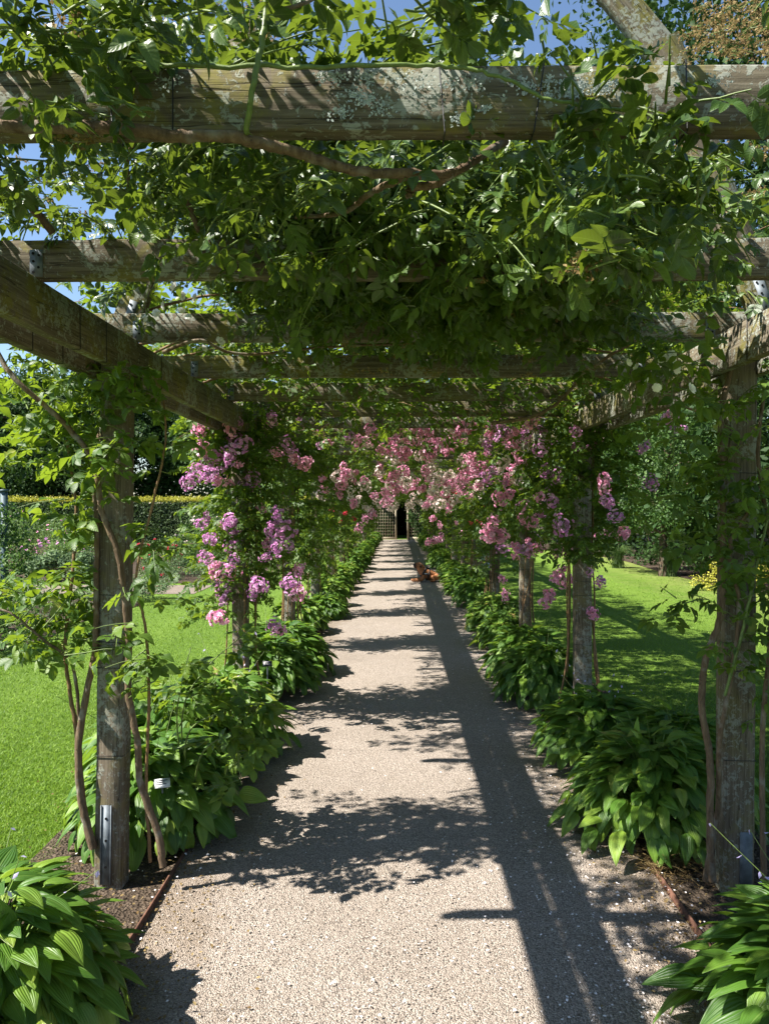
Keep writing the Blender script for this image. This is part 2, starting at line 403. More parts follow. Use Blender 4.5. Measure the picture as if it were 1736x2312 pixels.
def compound(n_side=3, detail=3, L=.46, var=0):
    """a rose leaf: opposite leaflets and a terminal one on a short stalk, total length about 1"""
    lv, lf, lu = leaflet(detail); V = []; U = []; Fs = [[], []] if detail > 1 else [[]]; off = 0
    items = []
    for i in range(n_side):
        x = .25 + .5 * i / max(1, n_side)
        for s in (1, -1): items.append((x, s * .02, s * 1.05, L * (.8 + .12 * i)))
    items.append((.72 if n_side > 2 else .62, 0, 0, L * 1.1))
    for k_, (x, y, a, l) in enumerate(items):
        a += (.12 + .08 * var) * math.sin(k_ * 5.1 + var * 2.2); tl = (.25 + .2 * var) * math.sin(k_ * 2.7 + 1 + var * 1.9); l *= 1 + .13 * math.sin(k_ * 3.9 + var * 4)
        R = np.array([[math.cos(a), -math.sin(a), 0], [math.sin(a), math.cos(a), 0], [0, 0, 1]]) @ np.array([[1, 0, 0], [0, math.cos(tl), -math.sin(tl)], [0, math.sin(tl), math.cos(tl)]])
        lv_ = lv.copy(); lv_[:, 2] = lv[:, 2] * (1 + .5 * var) - (.16 * var) * lv[:, 0] ** 2 + .05 * var * np.sin(lv[:, 0] * 7 + k_) * np.abs(lv[:, 1]) * 3
        q = (lv_ * l) @ R.T + np.array([x, y, -.1 * x * x + .02 * math.sin(x * 30 + y * 80)])
        V.append(q); U.append(lu)
        for k, a_ in enumerate(lf): Fs[k].append(a_ + off)
        off += len(q)
    st = np.array([(0, .006, 0), (0, -.006, 0), (.85, -.004, -.07), (.85, .004, -.07)]); V.append(st); U.append(np.zeros((4, 3)))
    stf = np.array([(0, 1, 2, 3)]) + off
    Fs = [np.concatenate(a) for a in Fs]
    if detail > 1: Fs[1] = np.concatenate([Fs[1], stf])
    else: Fs.append(stf)
    return np.concatenate(V), Fs, np.concatenate(U)
CP7 = [compound(3, 13, .46, v) for v in (0, 1, 2)]; CP5 = [compound(2, 3, .5, v) for v in (0, 1, 2)]; CPF = [compound(2, 1, .55, v) for v in (0, 1)]; LF = leaflet(1); LF3 = leaflet(3); 

def rand_unit(n): 
    v = rng.normal(size=(n, 3)); return v / np.linalg.norm(v, axis=1, keepdims=True)

def shoots(starts, dirs, length, spacing=.055, droop=.5, wander=.35, step=.05):
    """arching shoots; returns (list of polylines, leaf positions, leaf directions, leaf normals)"""
    lines = []; P = []; D = []; Nn = []
    for s, d in zip(starts, dirs):
        p = np.array(s, float); d = np.array(d, float); d /= np.linalg.norm(d)
        L = length * rng.uniform(.5, 1.3); n = max(3, int(L / step)); pts = [p.copy()]; acc = rng.uniform(0, spacing); side = 1
        for i in range(n):
            d = d + rng.normal(0, wander * step * 3, 3) + np.array([0, 0, -droop * step * (1.2 + 1.5 * i / n)]); d /= np.linalg.norm(d)
            p = p + d * step; pts.append(p.copy()); acc += step
            while acc > spacing:
                acc -= spacing; side = -side
                up = np.array([0, 0, 1.0]); sd = np.cross(d, up); sd /= (np.linalg.norm(sd) + 1e-6)
                ld = d * .5 + sd * side * rng.uniform(.5, 1.1) + rng.normal(0, .35, 3) + np.array([0, 0, -.25])
                P.append(p - d * acc); D.append(ld); Nn.append(up * 1.0 + rng.normal(0, .45, 3) + np.array([-.35, -.1, 0]))
        lines.append(np.array(pts))
    return lines, np.array(P), np.array(D), np.array(Nn)

def foliage_from_shoots(mbl, mbs, sh, size, tmpl, sc_var=.3, stem_r=.0022, sides=4, rcl=None):
    lines, P, D, Nn = sh
    if len(P):
        n = len(P); R = frames(D, Nn); sc = size * rng.uniform(1 - sc_var * 1.5, 1 + sc_var, n)
        r = np.clip(rng.beta(2, 2.6, n) + rng.normal(0, .06, n), 0, 1)
        pick = rng.integers(0, len(tmpl), n)
        for k_, tm in enumerate(tmpl):
            q = pick == k_; scatter(mbl, tm[0], tm[1], P[q], R[q], sc[q], r[q], 0, tm[2])
    if mbs is not None:
        for l in lines: tube(mbs, l, np.linspace(stem_r, stem_r * .45, len(l)), sides)

# ------------------------------------------------------------------ camera, light, world
cam = bpy.data.cameras.new('camera'); co = bpy.data.objects.new('camera', cam); COL.objects.link(co); S.camera = co
cam.sensor_fit = 'VERTICAL'; cam.sensor_height = 36; cam.lens = 36 * F / 2212.0
cam.clip_start = .05; cam.clip_end = 2000
co.location = (0, 0, CH)
co.rotation_euler = (math.radians(90) - math.atan((1106 - VY) / F), 0, math.atan((VX - 830.5) / F))
SD = Vector((.82, .27, -1.0)).normalized()
sun = bpy.data.lights.new('sun', 'SUN'); sun.energy = 5.0; sun.angle = math.radians(.5); sun.color = (1, .945, .87)
so = bpy.data.objects.new('sun', sun); COL.objects.link(so); so.rotation_euler = SD.to_track_quat('-Z', 'Y').to_euler(); so.location = (-8, -2, 12)
W = bpy.data.worlds.new('World'); S.world = W; W.use_nodes = True
nt = W.node_tree; bg = nt.nodes['Background']; sk = nt.nodes.new('ShaderNodeTexSky'); sk.sky_type = 'NISHITA'; sk.sun_disc = False
sk.sun_elevation = math.asin(-SD.z); sk.sun_rotation = math.atan2(-SD.x, -SD.y); sk.air_density = 1.0; sk.dust_density = .3; sk.ozone_density = 2.5
nt.links.new(sk.outputs[0], bg.inputs[0]); bg.inputs[1].default_value = .07
S.view_settings.view_transform = 'Standard'; S.view_settings.look = 'None'; S.view_settings.exposure = 1.62; S.view_settings.gamma = 1
S.render.engine = 'CYCLES'
S.cycles.max_bounces = 4; S.cycles.transparent_max_bounces = 4; S.cycles.diffuse_bounces = 3; S.cycles.transmission_bounces = 4
S.cycles.use_denoising = True

# ------------------------------------------------------------------ the setting
def sheet(name, x0, x1, y0, y1, z, mat, nx=1, ny=1, amp=0, fr=1.0):
    mb = MB(); xs = np.linspace(x0, x1, nx + 1); ys = np.linspace(y0, y1, ny + 1)
    V = []
    for y in ys:
        for x in xs:
            V.append((x, y, z + (amp * mnoise.noise(Vector((x * fr, y * fr, z))) if amp else 0)))
    i = np.arange(ny)[:, None] * (nx + 1); j = np.arange(nx)[None]
    Q = np.stack([i + j, i + j + 1, i + nx + 2 + j, i + nx + 1 + j], axis=2).reshape(-1, 4)
    mb.add(V, Q); o = mb.obj(name, mat); tag(o, kind='structure'); return o
sheet('lawn_ground', -400, 400, -100, 700, 0, M['lawn'])
sheet('soil_bed', -1.80, -1.05, -2, 37, .014, M['soil'], 8, 400, .012, 3)
sheet('soil_bed', 1.20, 1.95, -2, 37, .014, M['soil'], 8, 400, .012, 3)
sheet('gravel_path', -1.05, 1.20, -2, 38.4, .022, M['gravel'], 24, 400, .014, 1.4)
sheet('cross_path', -16, -4.05, 14.6, 16.2, .008, M['gravel'])
def blob_sheet(name, pts, z, mat):
    P = smooth_line([(x, y, z) for x, y in pts + pts[:1]], 6)[:-1]
    mb = MB(); mb.add(P, [tuple(range(len(P)))]); tag(mb.obj(name, mat), kind='structure')
blob_sheet('flower_bed_soil', [(-16, 5), (-8, 6.0), (-4.9, 8.6), (-4.75, 11), (-4.9, 13.6), (-9, 14.3), (-16, 14.3)], .012, M['soil'])
blob_sheet('border_soil', [(-16, 16.5), (-6, 16.6), (-3.9, 16.9), (-3.2, 18.6), (-3.0, 24), (-3.2, 34), (-16, 34)], .012, M['soil'])
blob_sheet('border_soil', [(9.2, 6), (8.4, 10), (7.2, 15), (6.9, 19), (7.1, 25), (5.5, 30), (3, 36), (3.5, 60), (30, 60), (30, 6)], .012, M['soil'])

# grass blades of the nearer lawn
def grass_blades():
    mb = MB()
    n = 210000; u = rng.random(n)
    Y = 2.2 / (1 - u * .88)           # denser near the camera
    side = rng.random(n) < .6
    hw = Y * .56
    x = np.where(side, -1.72 - rng.random(n) * np.maximum(hw - 1.5, .4), 1.88 + rng.random(n) * np.maximum(hw - 1.6, .4))
    keep = np.where(x < 0, (Y < 14.45) & ((Y < 7.2) | (x > -4.65)), x < 6.9 - .0 * Y)
    P = np.stack([x, Y, np.zeros(n)], 1)[keep]; n = len(P)
    h = rng.uniform(.008, .020, n) * (1 + .04 * P[:, 1]); wd = rng.uniform(.0012, .002, n) * (1 + .25 * P[:, 1]); a = rng.uniform(0, 2 * PI, n); ln = rng.normal(0, .014, (n, 2))
    dx = np.stack([np.cos(a), np.sin(a), np.zeros(n)], 1) * wd[:, None]
    tip = P + np.stack([ln[:, 0], ln[:, 1], h], 1)
    V = np.stack([P - dx, P + dx, tip], 1).reshape(-1, 3)
    Fc = np.arange(n * 3).reshape(-1, 3)
    mb.add(V, Fc, np.repeat(rng.random(n), 3))
    m = mat_leaf('grass_blade', (.05, .11, .012), (.13, .23, .022), (.24, .36, .05), (.28, .45, .04), .35, .55, .25)
    o = mb.obj('grass', m, smooth=False); tag(o, 'short mown green grass beside the pergola', 'grass', kind='stuff')
grass_blades()

# ------------------------------------------------------------------ the pergola
XL, XR = -1.30, 1.515                    # post rows
PY = [3.31 + 2.75 * i for i in range(-1, 13)]
perg = empty('pergola', (0, 0, 0)); tag(perg, 'long weathered timber pergola of posts and lichened beams over the gravel path', 'pergola')
zb, zt = 2.335, 2.50; rh = .126
def bx_band(mb, x0, x1, y0, y1, z, rr, dz=0.0, k=5):
    p = np.array([(x0, y0, z), (x1, y0, z + dz), (x1, y1, z + dz), (x0, y1, z), (x0, y0, z)])
    tube(mb, p, rr, k)
posts = {}
for si, (X, w) in enumerate(((XL, .125), (XR, .135))):
    for i, y in enumerate(PY):
        mb = timber(2.46, w, .10, seed=i * 2 + si + 1, bev=.007)
        V = np.concatenate(mb.v)
        o = mb.obj('post', M['wood_post'], perg, smooth=False)
        o.rotation_euler = (0, -PI / 2, 0)   # local x up, local y = world y? corrected below
        # local x -> z ; local y -> x ; local z -> y
        R = Matrix(((0, 1, 0), (0, 0, 1), (1, 0, 0))).to_4x4()
        lean = .016 if (si == 0 and i == 1) else rng.normal(0, .003)
        T = Matrix.Translation((X - (0.012 if lean > .01 else 0), y + .05, 0.0)) @ Matrix.Rotation(lean, 4, 'Y')
        o.matrix_local = T @ R
        posts[(si, i)] = o
        # wires tied round the post
        wb = MB()
        hts = [.62, 1.02, 1.14, 1.35, 1.9] if i <= 2 else [1.0, 1.5]
        for h in hts:
            dzz = rng.normal(0, .008)
            # build in the post's own frame: local x is height
            a, b = w / 2 + .002, .052
            p = np.array([(h, -a, -b), (h + dzz, a, -b), (h + dzz, a, b), (h, -a, b), (h, -a, -b)])
            wb = MB(); tube(wb, p, .0016 if i < 3 else .0025, 5); wb.obj('wire_tie', M['blackwire'], o)
# steel shoe on the first left post
sb = MB()
box(sb, (.04, -.033, -.0585), (.40, -.029, -.0515)); box(sb, (.04, .012, -.0585), (.40, .016, -.0515)); box(sb, (.04, -.029, -.0555), (.40, .012, -.0515))
sh = sb.obj('steel_bracket', M['zinc'], posts[(0, 1)], smooth=False)
hb = MB()
for hx in (.34, .24, .12): tube(hb, [(hx, -.008, -.0575), (hx, -.008, -.0553)], .006, 10)
hb.obj('screw_hole', M['hole'], sh)
sb = MB(); box(sb, (.06, .0, -.0545), (.30, .055, -.0515)); sb.obj('steel_bracket', M['zinc'], posts[(1, 1)], smooth=False)

# longitudinal beams, a pair on each side of the posts
for X, w, nm in ((XL, .125, 0), (XR, .135, 1)):
    for s in (-1, 1):
        xx = X + s * (w / 2 + .027)
        y = -1.2
        k = 0
        while y < 37.5:
            L = 5.5
            if k == 0: L = 3.31 + .05 + 1.2 if s * (1 if nm else -1) < 0 else 6.06 + 1.25
            mb = timber(L - .004, .046, zt - zb, seed=k + 10 * nm + 3 * s + 40)
            o = mb.obj('side_beam', M['wood'], perg, smooth=False)
            R = Matrix(((0, -1, 0), (1, 0, 0), (0, 0, 1))).to_4x4()
            o.matrix_local = Matrix.Translation((xx, y, (zb + zt) / 2 + rng.normal(0, .002))) @ R
            if k == 0:
                wb = MB()
                for py in (1.5, 2.75, 3.0, 3.7):
                    h = (zt - zb) / 2 + .003
                    p = np.array([(py + 1.2, -.025, -h), (py + 1.2, .025, -h), (py + 1.2, .025, h), (py + 1.2, -.025, h), (py + 1.2, -.025, -h)])
                    wb = MB(); tube(wb, p, .0018, 5); wb.obj('wire_tie', M['blackwire'], o)
            y += L; k += 1

# cross beams
RY = [1.472 + .945 * i for i in range(-1, 38)]
def bracket(parent, lx, side):
    b = MB(); z0 = -rh / 2 + .004
    w = .042
    box(b, (lx - w / 2, -.0275, z0), (lx + w / 2, -.0245, z0 + .088))
    o = b.obj('steel_bracket', M['zinc'], parent, smooth=False)
    h = MB()
    for (a, c) in ((-.009, .014), (.008, .03), (-.009, .05), (.009, .07), (-.01, .076)):
        tube(h, [(lx + a, -.0292, z0 + c), (lx + a, -.0271, z0 + c)], .0045, 8)
    h.obj('screw_hole', M['hole'], o)
for i, y in enumerate(RY):
    x0, x1 = -1.84 + rng.normal(0, .03), 1.98 + rng.normal(0, .03)
    mb = timber(x1 - x0, .046, rh, seed=100 + i, wob=.0018, warp=.006)
    o = mb.obj('cross_beam', M['wood'], perg, smooth=False)
    o.location = (x0, y + .023, zt + rh / 2 + .001); 
    o.rotation_euler = (0, rng.normal(0, .0015) + (.0035 if i in (1, 2) else 0), 0)
    if 0 < i < 9:
        bracket(o, -1.185 - x0, -1)
        if i > 1: bracket(o, 1.40 - x0, 1)
    if i == 1:
        wb = MB(); h = rh / 2 + .006
        for px, lean in ((245, .01), (375, .0), (960, .012), (1150, -.02), (1475, .004)):
            lx = (px - VX) * y / F - x0
            wb = MB()
            for q in (0,):
                p = np.array([(lx + q, -.028, -h), (lx - lean + q, -.028, h), (lx - lean, .028, h), (lx, .028, -h), (lx + q, -.028, -h)])
                tube(wb, p, .0015, 5)
            wb.obj('wire_tie', M['blackwire'], o)
        # leafy lichen colonies on the face and top edge
        lb = MB(); cs = []
        for px, py, n, s in ((725, 165, 25, .02), (790, 165, 22, .018), (795, 215, 18, .02), (740, 240, 22, .018), (820, 235, 18, .02), (770, 205, 22, .02), (1015, 180, 22, .018), (995, 255, 25, .013), (1045, 235, 12, .01), (965, 180, 20, .022), (1130, 185, 20, .018), (1235, 200, 45, .02), (1290, 190, 55, .018), (1250, 185, 30, .022), (1180, 210, 14, .014), (1530, 180, 18, .014), (1545, 208, 5, .006), (1130, 200, 8, .01), (700, 160, 14, .012), (1330, 185, 12, .012), (900, 175, 14, .03), (860, 170, 14, .03), (370, 180, 18, .018), (1180, 180, 20, .02)):
            c = at(px, py, y); n = int(n * 3.2); q = rng.normal(0, s, (n, 2)) * rng.uniform(.3, 1.2, (n, 1)) * np.array([1, .6])
            for a, b_ in q:
                zz = c[2] + b_ - (zt + rh / 2)
                if abs(zz) < rh / 2 - .004: cs.append((c[0] + a - x0, -.0265, zz))
        cs = np.array(cs); n = len(cs)
        th = np.linspace(0, 2 * PI, 7, endpoint=False)
        tv = np.array([(0, 0, .15)] + [(math.cos(a) * (1 + .35 * math.sin(3 * a + 1)), math.sin(a), .55 if k_ % 2 else .15) for k_, a in enumerate(th)])
        tf = [np.array([(0, k_ + 1, (k_ + 1) % 7 + 1) for k_ in range(7)])]
        d = np.stack([np.cos(a_ := rng.uniform(0, 2 * PI, n)), np.zeros(n), np.sin(a_)], 1)
        nn = np.array([0, -1.0, 0])[None] + rng.normal(0, .25, (n, 3))
        scatter(lb, tv, tf, cs, frames(d, nn), np.stack([rng.uniform(.0012, .0036, n), rng.uniform(.0008, .003, n), rng.uniform(.001, .004, n)], 1), rng.random(n))
        lm = mat_leaf('grey_lichen', (.22, .25, .23), (.36, .4, .37), (.52, .55, .51), (.3, .3, .3), .05, .9, .1)
        lo = lb.obj('lichen', lm, o); lo['kind'] = 'stuff'

# arched timbers that rise above the beams at each pair of posts
for i, y in enumerate(PY[1:6]):
    for s, X in ((-1, XL), (1, XR)):
        pts = [(X + (-.0 if s < 0 else .05), zt + .02), (X - s * .40, 3.72), (X - s * 1.05, 4.55)]
        yy = y - .14 if i == 0 and s > 0 else y + .16
        prev = None
        for q in range(2):
            (xa, za), (xb, zb_) = pts[q], pts[q + 1]
            L = math.hypot(xb - xa, zb_ - za); a = math.atan2(zb_ - za, xb - xa)
            mb = timber(L, .05, .13 if i == 0 else .10, seed=300 + i * 7 + q + s)
            o = mb.obj('arch_timber', M['wood'], perg, smooth=False)
            o.matrix_local = Matrix.Translation((xa, yy + (.0 if q == 0 else .052), za)) @ Matrix.Rotation(-a, 4, 'Y')
            if q == 0:
                b = MB(); box(b, (.02, -.029, -.03), (.20, -.026, .012)); bo = b.obj('steel_bracket', M['zinc'], o, smooth=False)
                h = MB()
                for (u, v_) in ((.04, -.015), (.07, .0), (.1, -.018), (.13, -.002), (.16, -.016), (.18, .002)): tube(h, [(u, -.031, v_), (u, -.0288, v_)], .0045, 8)
                h.obj('screw_hole', M['hole'], bo)

# steel edging strips of the path
for nm, X, lab in (('L', -1.055, 'thin rusty steel edging strip along the left side of the gravel path'), ('R', 1.205, 'thin rusty steel edging strip along the right side of the gravel path')):
    mb = MB(); ys = np.arange(-1.5, 37.5, .12)
    xx = X + np.array([.012 * mnoise.noise(Vector((y * .8, X, 0))) for y in ys]); zz = .052 + np.array([.01 * mnoise.noise(Vector((y * .9, X, 5))) for y in ys])
    n = len(ys)
    V = np.concatenate([np.stack([xx - .004, ys, np.zeros(n)], 1), np.stack([xx - .004, ys, zz], 1), np.stack([xx + .004, ys, zz], 1), np.stack([xx + .004, ys, np.zeros(n)], 1)])
    i_ = np.arange(n - 1)
    Q = np.concatenate([np.stack([i_ + a * n, i_ + b * n, i_ + 1 + b * n, i_ + 1 + a * n], 1) for a, b in ((0, 1), (1, 2), (2, 3))])
    mb.add(V, Q); mb.add([V[0], V[n], V[2 * n], V[3 * n]], [(0, 1, 2, 3)])
    tag(mb.obj('edging_strip', M['rust'], smooth=False), lab, 'path edging')

# ------------------------------------------------------------------ hostas
def hosta_leaf():
    nu, nv = 8, 9; V = []
    for i in range(nu + 1):
        t = i / nu
        w = .30 * (math.sin(PI * min(1, t ** .62)) ** .85 if 0 < t < 1 else 0) * (1 - .12 * t) + (.02 if t == 0 else 0)
        for j in range(nv):
            u = j / (nv - 1) * 2 - 1
            z = -.42 * t ** 1.9 + .13 * abs(u) * (w / .3) - .10 * (abs(u) ** 2.2) * (w / .3)
            z += (.006 if j % 2 else -.004) * (w / .3)
            V.append((t - (.05 * (abs(u) ** 2) * (1 - t) if t < .5 else 0), u * w, z + .012 * math.sin(t * 9 + u * 2) * abs(u)))
    i = np.arange(nu)[:, None] * nv; j = np.arange(nv - 1)[None]
    Q = np.stack([i + j, i + j + 1, i + nv + j + 1, i + nv + j], axis=2).reshape(-1, 4)
    return np.array(V), [Q]
HL = hosta_leaf()
def hosta_meshes(seed, nl=170, R=.46, H=.46):
    global rng
    keep = rng; rng = np.random.default_rng(seed)
    mb = MB(); P = []; D = []; Nn = []; sc = []
    for k in range(nl):
        t = (k + rng.random()) / nl; az = k * 2.39996 + rng.normal(0, .3)
        rr = R * (1.0 - t) ** .5 * rng.uniform(.72, 1.08) * .72 + .03; hh = H * (.18 + .68 * t ** .75) * rng.uniform(.88, 1.12)
        o = np.array([math.cos(az), math.sin(az), 0]); base = o * .05 * rng.random()
        e = o * rr + np.array([0, 0, hh])
        pitch = -.75 + 1.15 * t + rng.normal(0, .3)
        d = o * math.cos(pitch) + np.array([0, 0, math.sin(pitch)]) + rng.normal(0, .13, 3)
        n = np.array([0, 0, 1.0]) + o * .25 + rng.normal(0, .22, 3)
        P.append(e); D.append(d); Nn.append(n); sc.append(rng.uniform(.085, .165) * (1.08 - .2 * t))
        if k % 3 == 0:
            l = smooth_line([base, base * .4 + e * .55 + np.array([0, 0, hh * .2]), e + d * .01], 3)
            tube(mb, l, np.linspace(.004, .003, len(l)), 3, .6)
    P = np.array(P); n = len(P)
    s = np.array(sc); S3 = np.stack([s, s * rng.uniform(.8, 1.15, n), s * rng.uniform(.7, 1.3, n)], 1)
    R_ = frames(np.array(D), np.array(Nn))
    V = np.einsum('nij,nkj->nki', R_, HL[0][None] * S3[:, None, :]) + P[:, None, :]
    HU = np.array([(i / 8, j / 4 - 1, 0) for i in range(9) for j in range(9)], float)
    V[:, :, 2] = np.maximum(V[:, :, 2], .02 + .01 * rng.random((n, 1)))
    k = len(HL[0]); fs = [(a[None] + (np.arange(n) * k)[:, None, None]).reshape(-1, 4) for a in HL[1]]
    mb.add(V.reshape(-1, 3), fs, np.repeat(np.clip(rng.beta(1.7, 1.7, n), 0, 1), k), 0, np.tile(HU, (n, 1)))
    me = mb.mesh('hosta_leaves', M['hosta'])
    fb = MB(); bb = MB()
    for q in range(6):
        az = rng.uniform(0, 2 * PI); o = np.array([math.cos(az), math.sin(az), 0]); hgt = rng.uniform(.62, .85)
        l = smooth_line([(0, 0, .1), o * .1 + np.array([0, 0, hgt * .6]), o * rng.uniform(.25, .45) + np.array([0, 0, hgt])], 6)
        tube(fb, l, np.linspace(.0026, .0012, len(l)), 4, .5)
        m_ = 4; idx = np.linspace(len(l) * .62, len(l) - 1, m_).astype(int)
        pp = l[idx]; dd = rand_unit(m_) * .7 + np.array([0, 0, -.6])
        scatter(bb, LF[0] * np.array([1, .8, 1]), LF[1], pp, frames(dd, rand_unit(m_)), rng.uniform(.018, .03, m_), rng.random(m_))
    fs_ = fb.mesh('hosta_flower_stem', M['greenstem']); bl = bb.mesh('hosta_bells', [M['f_lilac']])
    rng = keep
    return me, fs_, bl
HV = [hosta_meshes(11, 700, .60, .64), hosta_meshes(12, 560, .54, .58), hosta_meshes(13, 600, .52, .54), hosta_meshes(14, 640, .58, .50)]
ordn = ['first', 'second', 'third', 'fourth', 'fifth', 'sixth', 'seventh', 'eighth', 'ninth', 'tenth', 'eleventh', 'twelfth', 'thirteenth', 'fourteenth', 'fifteenth', 'sixteenth', 'seventeenth', 'eighteenth', 'nineteenth', 'twentieth', 'twenty-first', 'twenty-second', 'twenty-third', 'twenty-fourth', 'twenty-fifth', 'twenty-sixth', 'twenty-seventh', 'twenty-eighth', 'twenty-ninth', 'thirtieth']
hl = [(-1.37, 2.35, .97, 0), (-1.36, 1.62, 1.0, 1), (-1.28, 3.93, 1.03, 2), (-1.42, 4.55, 1.05, 0), (-1.22, 5.15, 1.02, 1), (-1.18, 6.75, 1.0, 2), (-1.2, 7.6, 1.0, 0)]
hr = [(1.40, 2.34, .99, 1), (1.36, 1.6, 1.0, 0), (1.38, 3.95, 1.02, 0), (1.62, 4.42, .98, 2), (1.36, 5.05, 1.0, 1), (1.28, 6.55, 1.0, 2), (1.3, 7.35, 1.0, 1)]
y = 8.9
while y < 36:
    hl.append((-1.24 + rng.normal(0, .07), y, rng.uniform(.68, 1.02), int(rng.integers(4)))); hr.append((1.38 + rng.normal(0, .07), y + rng.normal(0, .2), rng.uniform(.68, 1.02), int(rng.integers(4))))
    y += rng.uniform(1.05, 1.7)
for sname, lst in (('left', hl), ('right', hr)):
    lst.sort(key=lambda q: q[1])
    for i, (x, y, s, v) in enumerate(lst):
        t = empty('hosta', (x, y, .012), rng.uniform(0, 2 * PI)); t.scale = (s, s * rng.uniform(.9, 1.12), s * rng.uniform(.85, 1.08)); t.rotation_euler[0] = rng.normal(0, .05); t.rotation_euler[1] = rng.normal(0, .05)
        extra = {0: 'big glossy', 1: 'broad glossy'}.get(i, 'leafy')
        tag(t, f'{extra} green hosta clump, {ordn[i]} from the camera along the {sname} edge of the path', 'hosta plant', 'hostas lining the gravel path')
        link('leaves', HV[v][0], t)
        if y < 12:
            link('flower_stem', HV[v][1], t)
            if i in (0, 1, 4): link('flowers', HV[v][2], t)

# ------------------------------------------------------------------ blossom clusters
def rosette(rad=.02, petals=3):
    V = []; Fq = []; k = 0
    for ring in range(petals):
        n = 6 - ring; r0 = .15; el = .25 + ring * .45; ln = 1 - .25 * ring
        for p in range(n):
            a = 2 * PI * p / n + ring * .5
            for (u, w, z) in ((.1, .14, 0), (.65, .42, .0), (1.0, .25, .1)):
                for s in (-1, 1):
                    x = u * ln * math.cos(el); zz = u * ln * math.sin(el) + z; yv = s * w * ln
                    V.append((x * math.cos(a) - yv * math.sin(a), x * math.sin(a) + yv * math.cos(a), zz))
            Fq += [(k, k + 1, k + 3, k + 2), (k + 2, k + 3, k + 5, k + 4)]; k += 6
    return np.array(V) * rad, [np.array(Fq)]
RO = rosette(1.0, 3); RO2 = rosette(1.0, 2)
def cluster_mesh(name, mat, n, R, fr, seed, squash=.75, bud=.2):
    g = np.random.default_rng(seed); mb = MB()
    d = g.normal(size=(n, 3)); d[:, 2] += .15; d /= np.linalg.norm(d, axis=1, keepdims=True)
    P = d * np.array([1, 1.0, squash]) * (R * g.uniform(.5, 1.35, n))[:, None] * g.uniform(.75, 1.25, 3)
    x = np.cross(d, g.normal(size=(n, 3)))
    scatter(mb, RO[0], RO[1], P, frames(x, d + g.normal(0, .25, (n, 3))), fr * g.uniform(.6, 1.15, n), np.clip(g.beta(2, 2, n), 0, 1), 0)
    for q in range(0, n): tube(mb, [(0, 0, 0), tuple(P[q])], .0012, 3, .5, 1)
    return mb.mesh(name, [mat, M['greenstem']])
BL = {}
for _k in ('f_white', 'f_pink', 'f_pale', 'f_red', 'f_purple'):
    _m = MB(); scatter(_m, RO[0], RO[1], np.zeros((1, 3)), np.eye(3)[None], np.ones(1), np.array([.6])); _m.add([(0, 0, 0), (.3, 0, .05), (0, .3, .05), (-.3, -.2, .05)], [(0, 1, 2), (0, 2, 3), (0, 3, 1)], .8); BL[_k] = _m.mesh('blossom', M[_k])
CL = {k: [cluster_mesh('flower_cluster_' + k, M['f_' + k], n, R, fr, sd + s) for s in range(3)] for k, n, R, fr, sd in (('purple', 36, .070, .018, 1), ('pink', 36, .068, .021, 20), ('pale', 34, .07, .022, 40), ('red', 10, .045, .024, 60))}

# ------------------------------------------------------------------ climbing roses
roses = {}
cnames = {0: 'left', 1: 'right'}
def rose_label(si, i):
    side = cnames[si]
    if i == 0: return f'climbing rose leafing over the nearest cross beam from the {side} side, faded flower heads'
    if i == 1: return f'leafy climbing rose without flowers on the nearest {side} post'
    if i == 2: return f'climbing rose with mauve flower clusters on the second {side} post from the camera'
    col = {3: 'pink', 4: 'pink', 5: 'pale pink and red'}.get(i, 'pale pink')
    return f'climbing rose with {col} flowers on the {ordn[i-1]} {side} post from the camera'
for si, X in ((0, XL), (1, XR)):
    for i, y in enumerate(PY):
        t = empty('climbing_rose', (X, y + .05, .012)); tag(t, rose_label(si, i), 'climbing rose', 'climbing roses on the pergola posts'); roses[(si, i)] = t

def rel(t, mb):  # shift world built geometry into the frame of its thing
    L = np.array(t.location); mb.v = [v - L for v in mb.v]; return mb

# shared column foliage for the farther posts
def column(seed, n, z0, z1, rad, size, tmpl):
    global rng
    keep = rng; rng = np.random.default_rng(seed)
    mbl = MB(); mbs = MB(); st = []; dr = []
    for k in range(n):
        z = z0 + (z1 - z0) * rng.beta(1.6, 1.1); a = rng.uniform(0, 2 * PI); o = np.array([math.cos(a), math.sin(a), 0])
        st.append(o * rng.uniform(.06, .14) + np.array([0, 0, z])); dr.append(o * 1.0 + np.array([0, 0, rng.uniform(-.2, .9)]))
    shp = shoots(st, dr, rad, .042, .9, .5, .04)
    foliage_from_shoots(mbl, mbs, shp, size, tmpl)
    cv = []
    for k in range(7):
        a = rng.uniform(0, 2 * PI); r0 = rng.uniform(.09, .2); q = [(math.cos(a) * r0 * 1.3, math.sin(a) * r0 * 1.3, 0)]
        for z in np.linspace(.5, z1, 5): a += rng.normal(0, .35); q.append((math.cos(a) * r0 * .75, math.sin(a) * r0 * .75, z))
        l = smooth_line(q, 6); c_ = MB(); tube(c_, l, np.linspace(rng.uniform(.006, .012), .003, len(l)), 6, rng.random(), 0); cv.append(c_.mesh('cane', M['redstem']))
    out = (mbl.mesh('column_leaves', M['rose']), mbs.mesh('twigs', M['greenstem']), cv)
    rng = keep; return out
COLM = [column(100 + k, 190, .6, 2.6, .36, .10, CPF) for k in range(3)]
COLN = [column(120, 270, .75, 2.6, .42, .085, CP5), column(121, 250, 1.25, 2.6, .42, .085, CP5)]

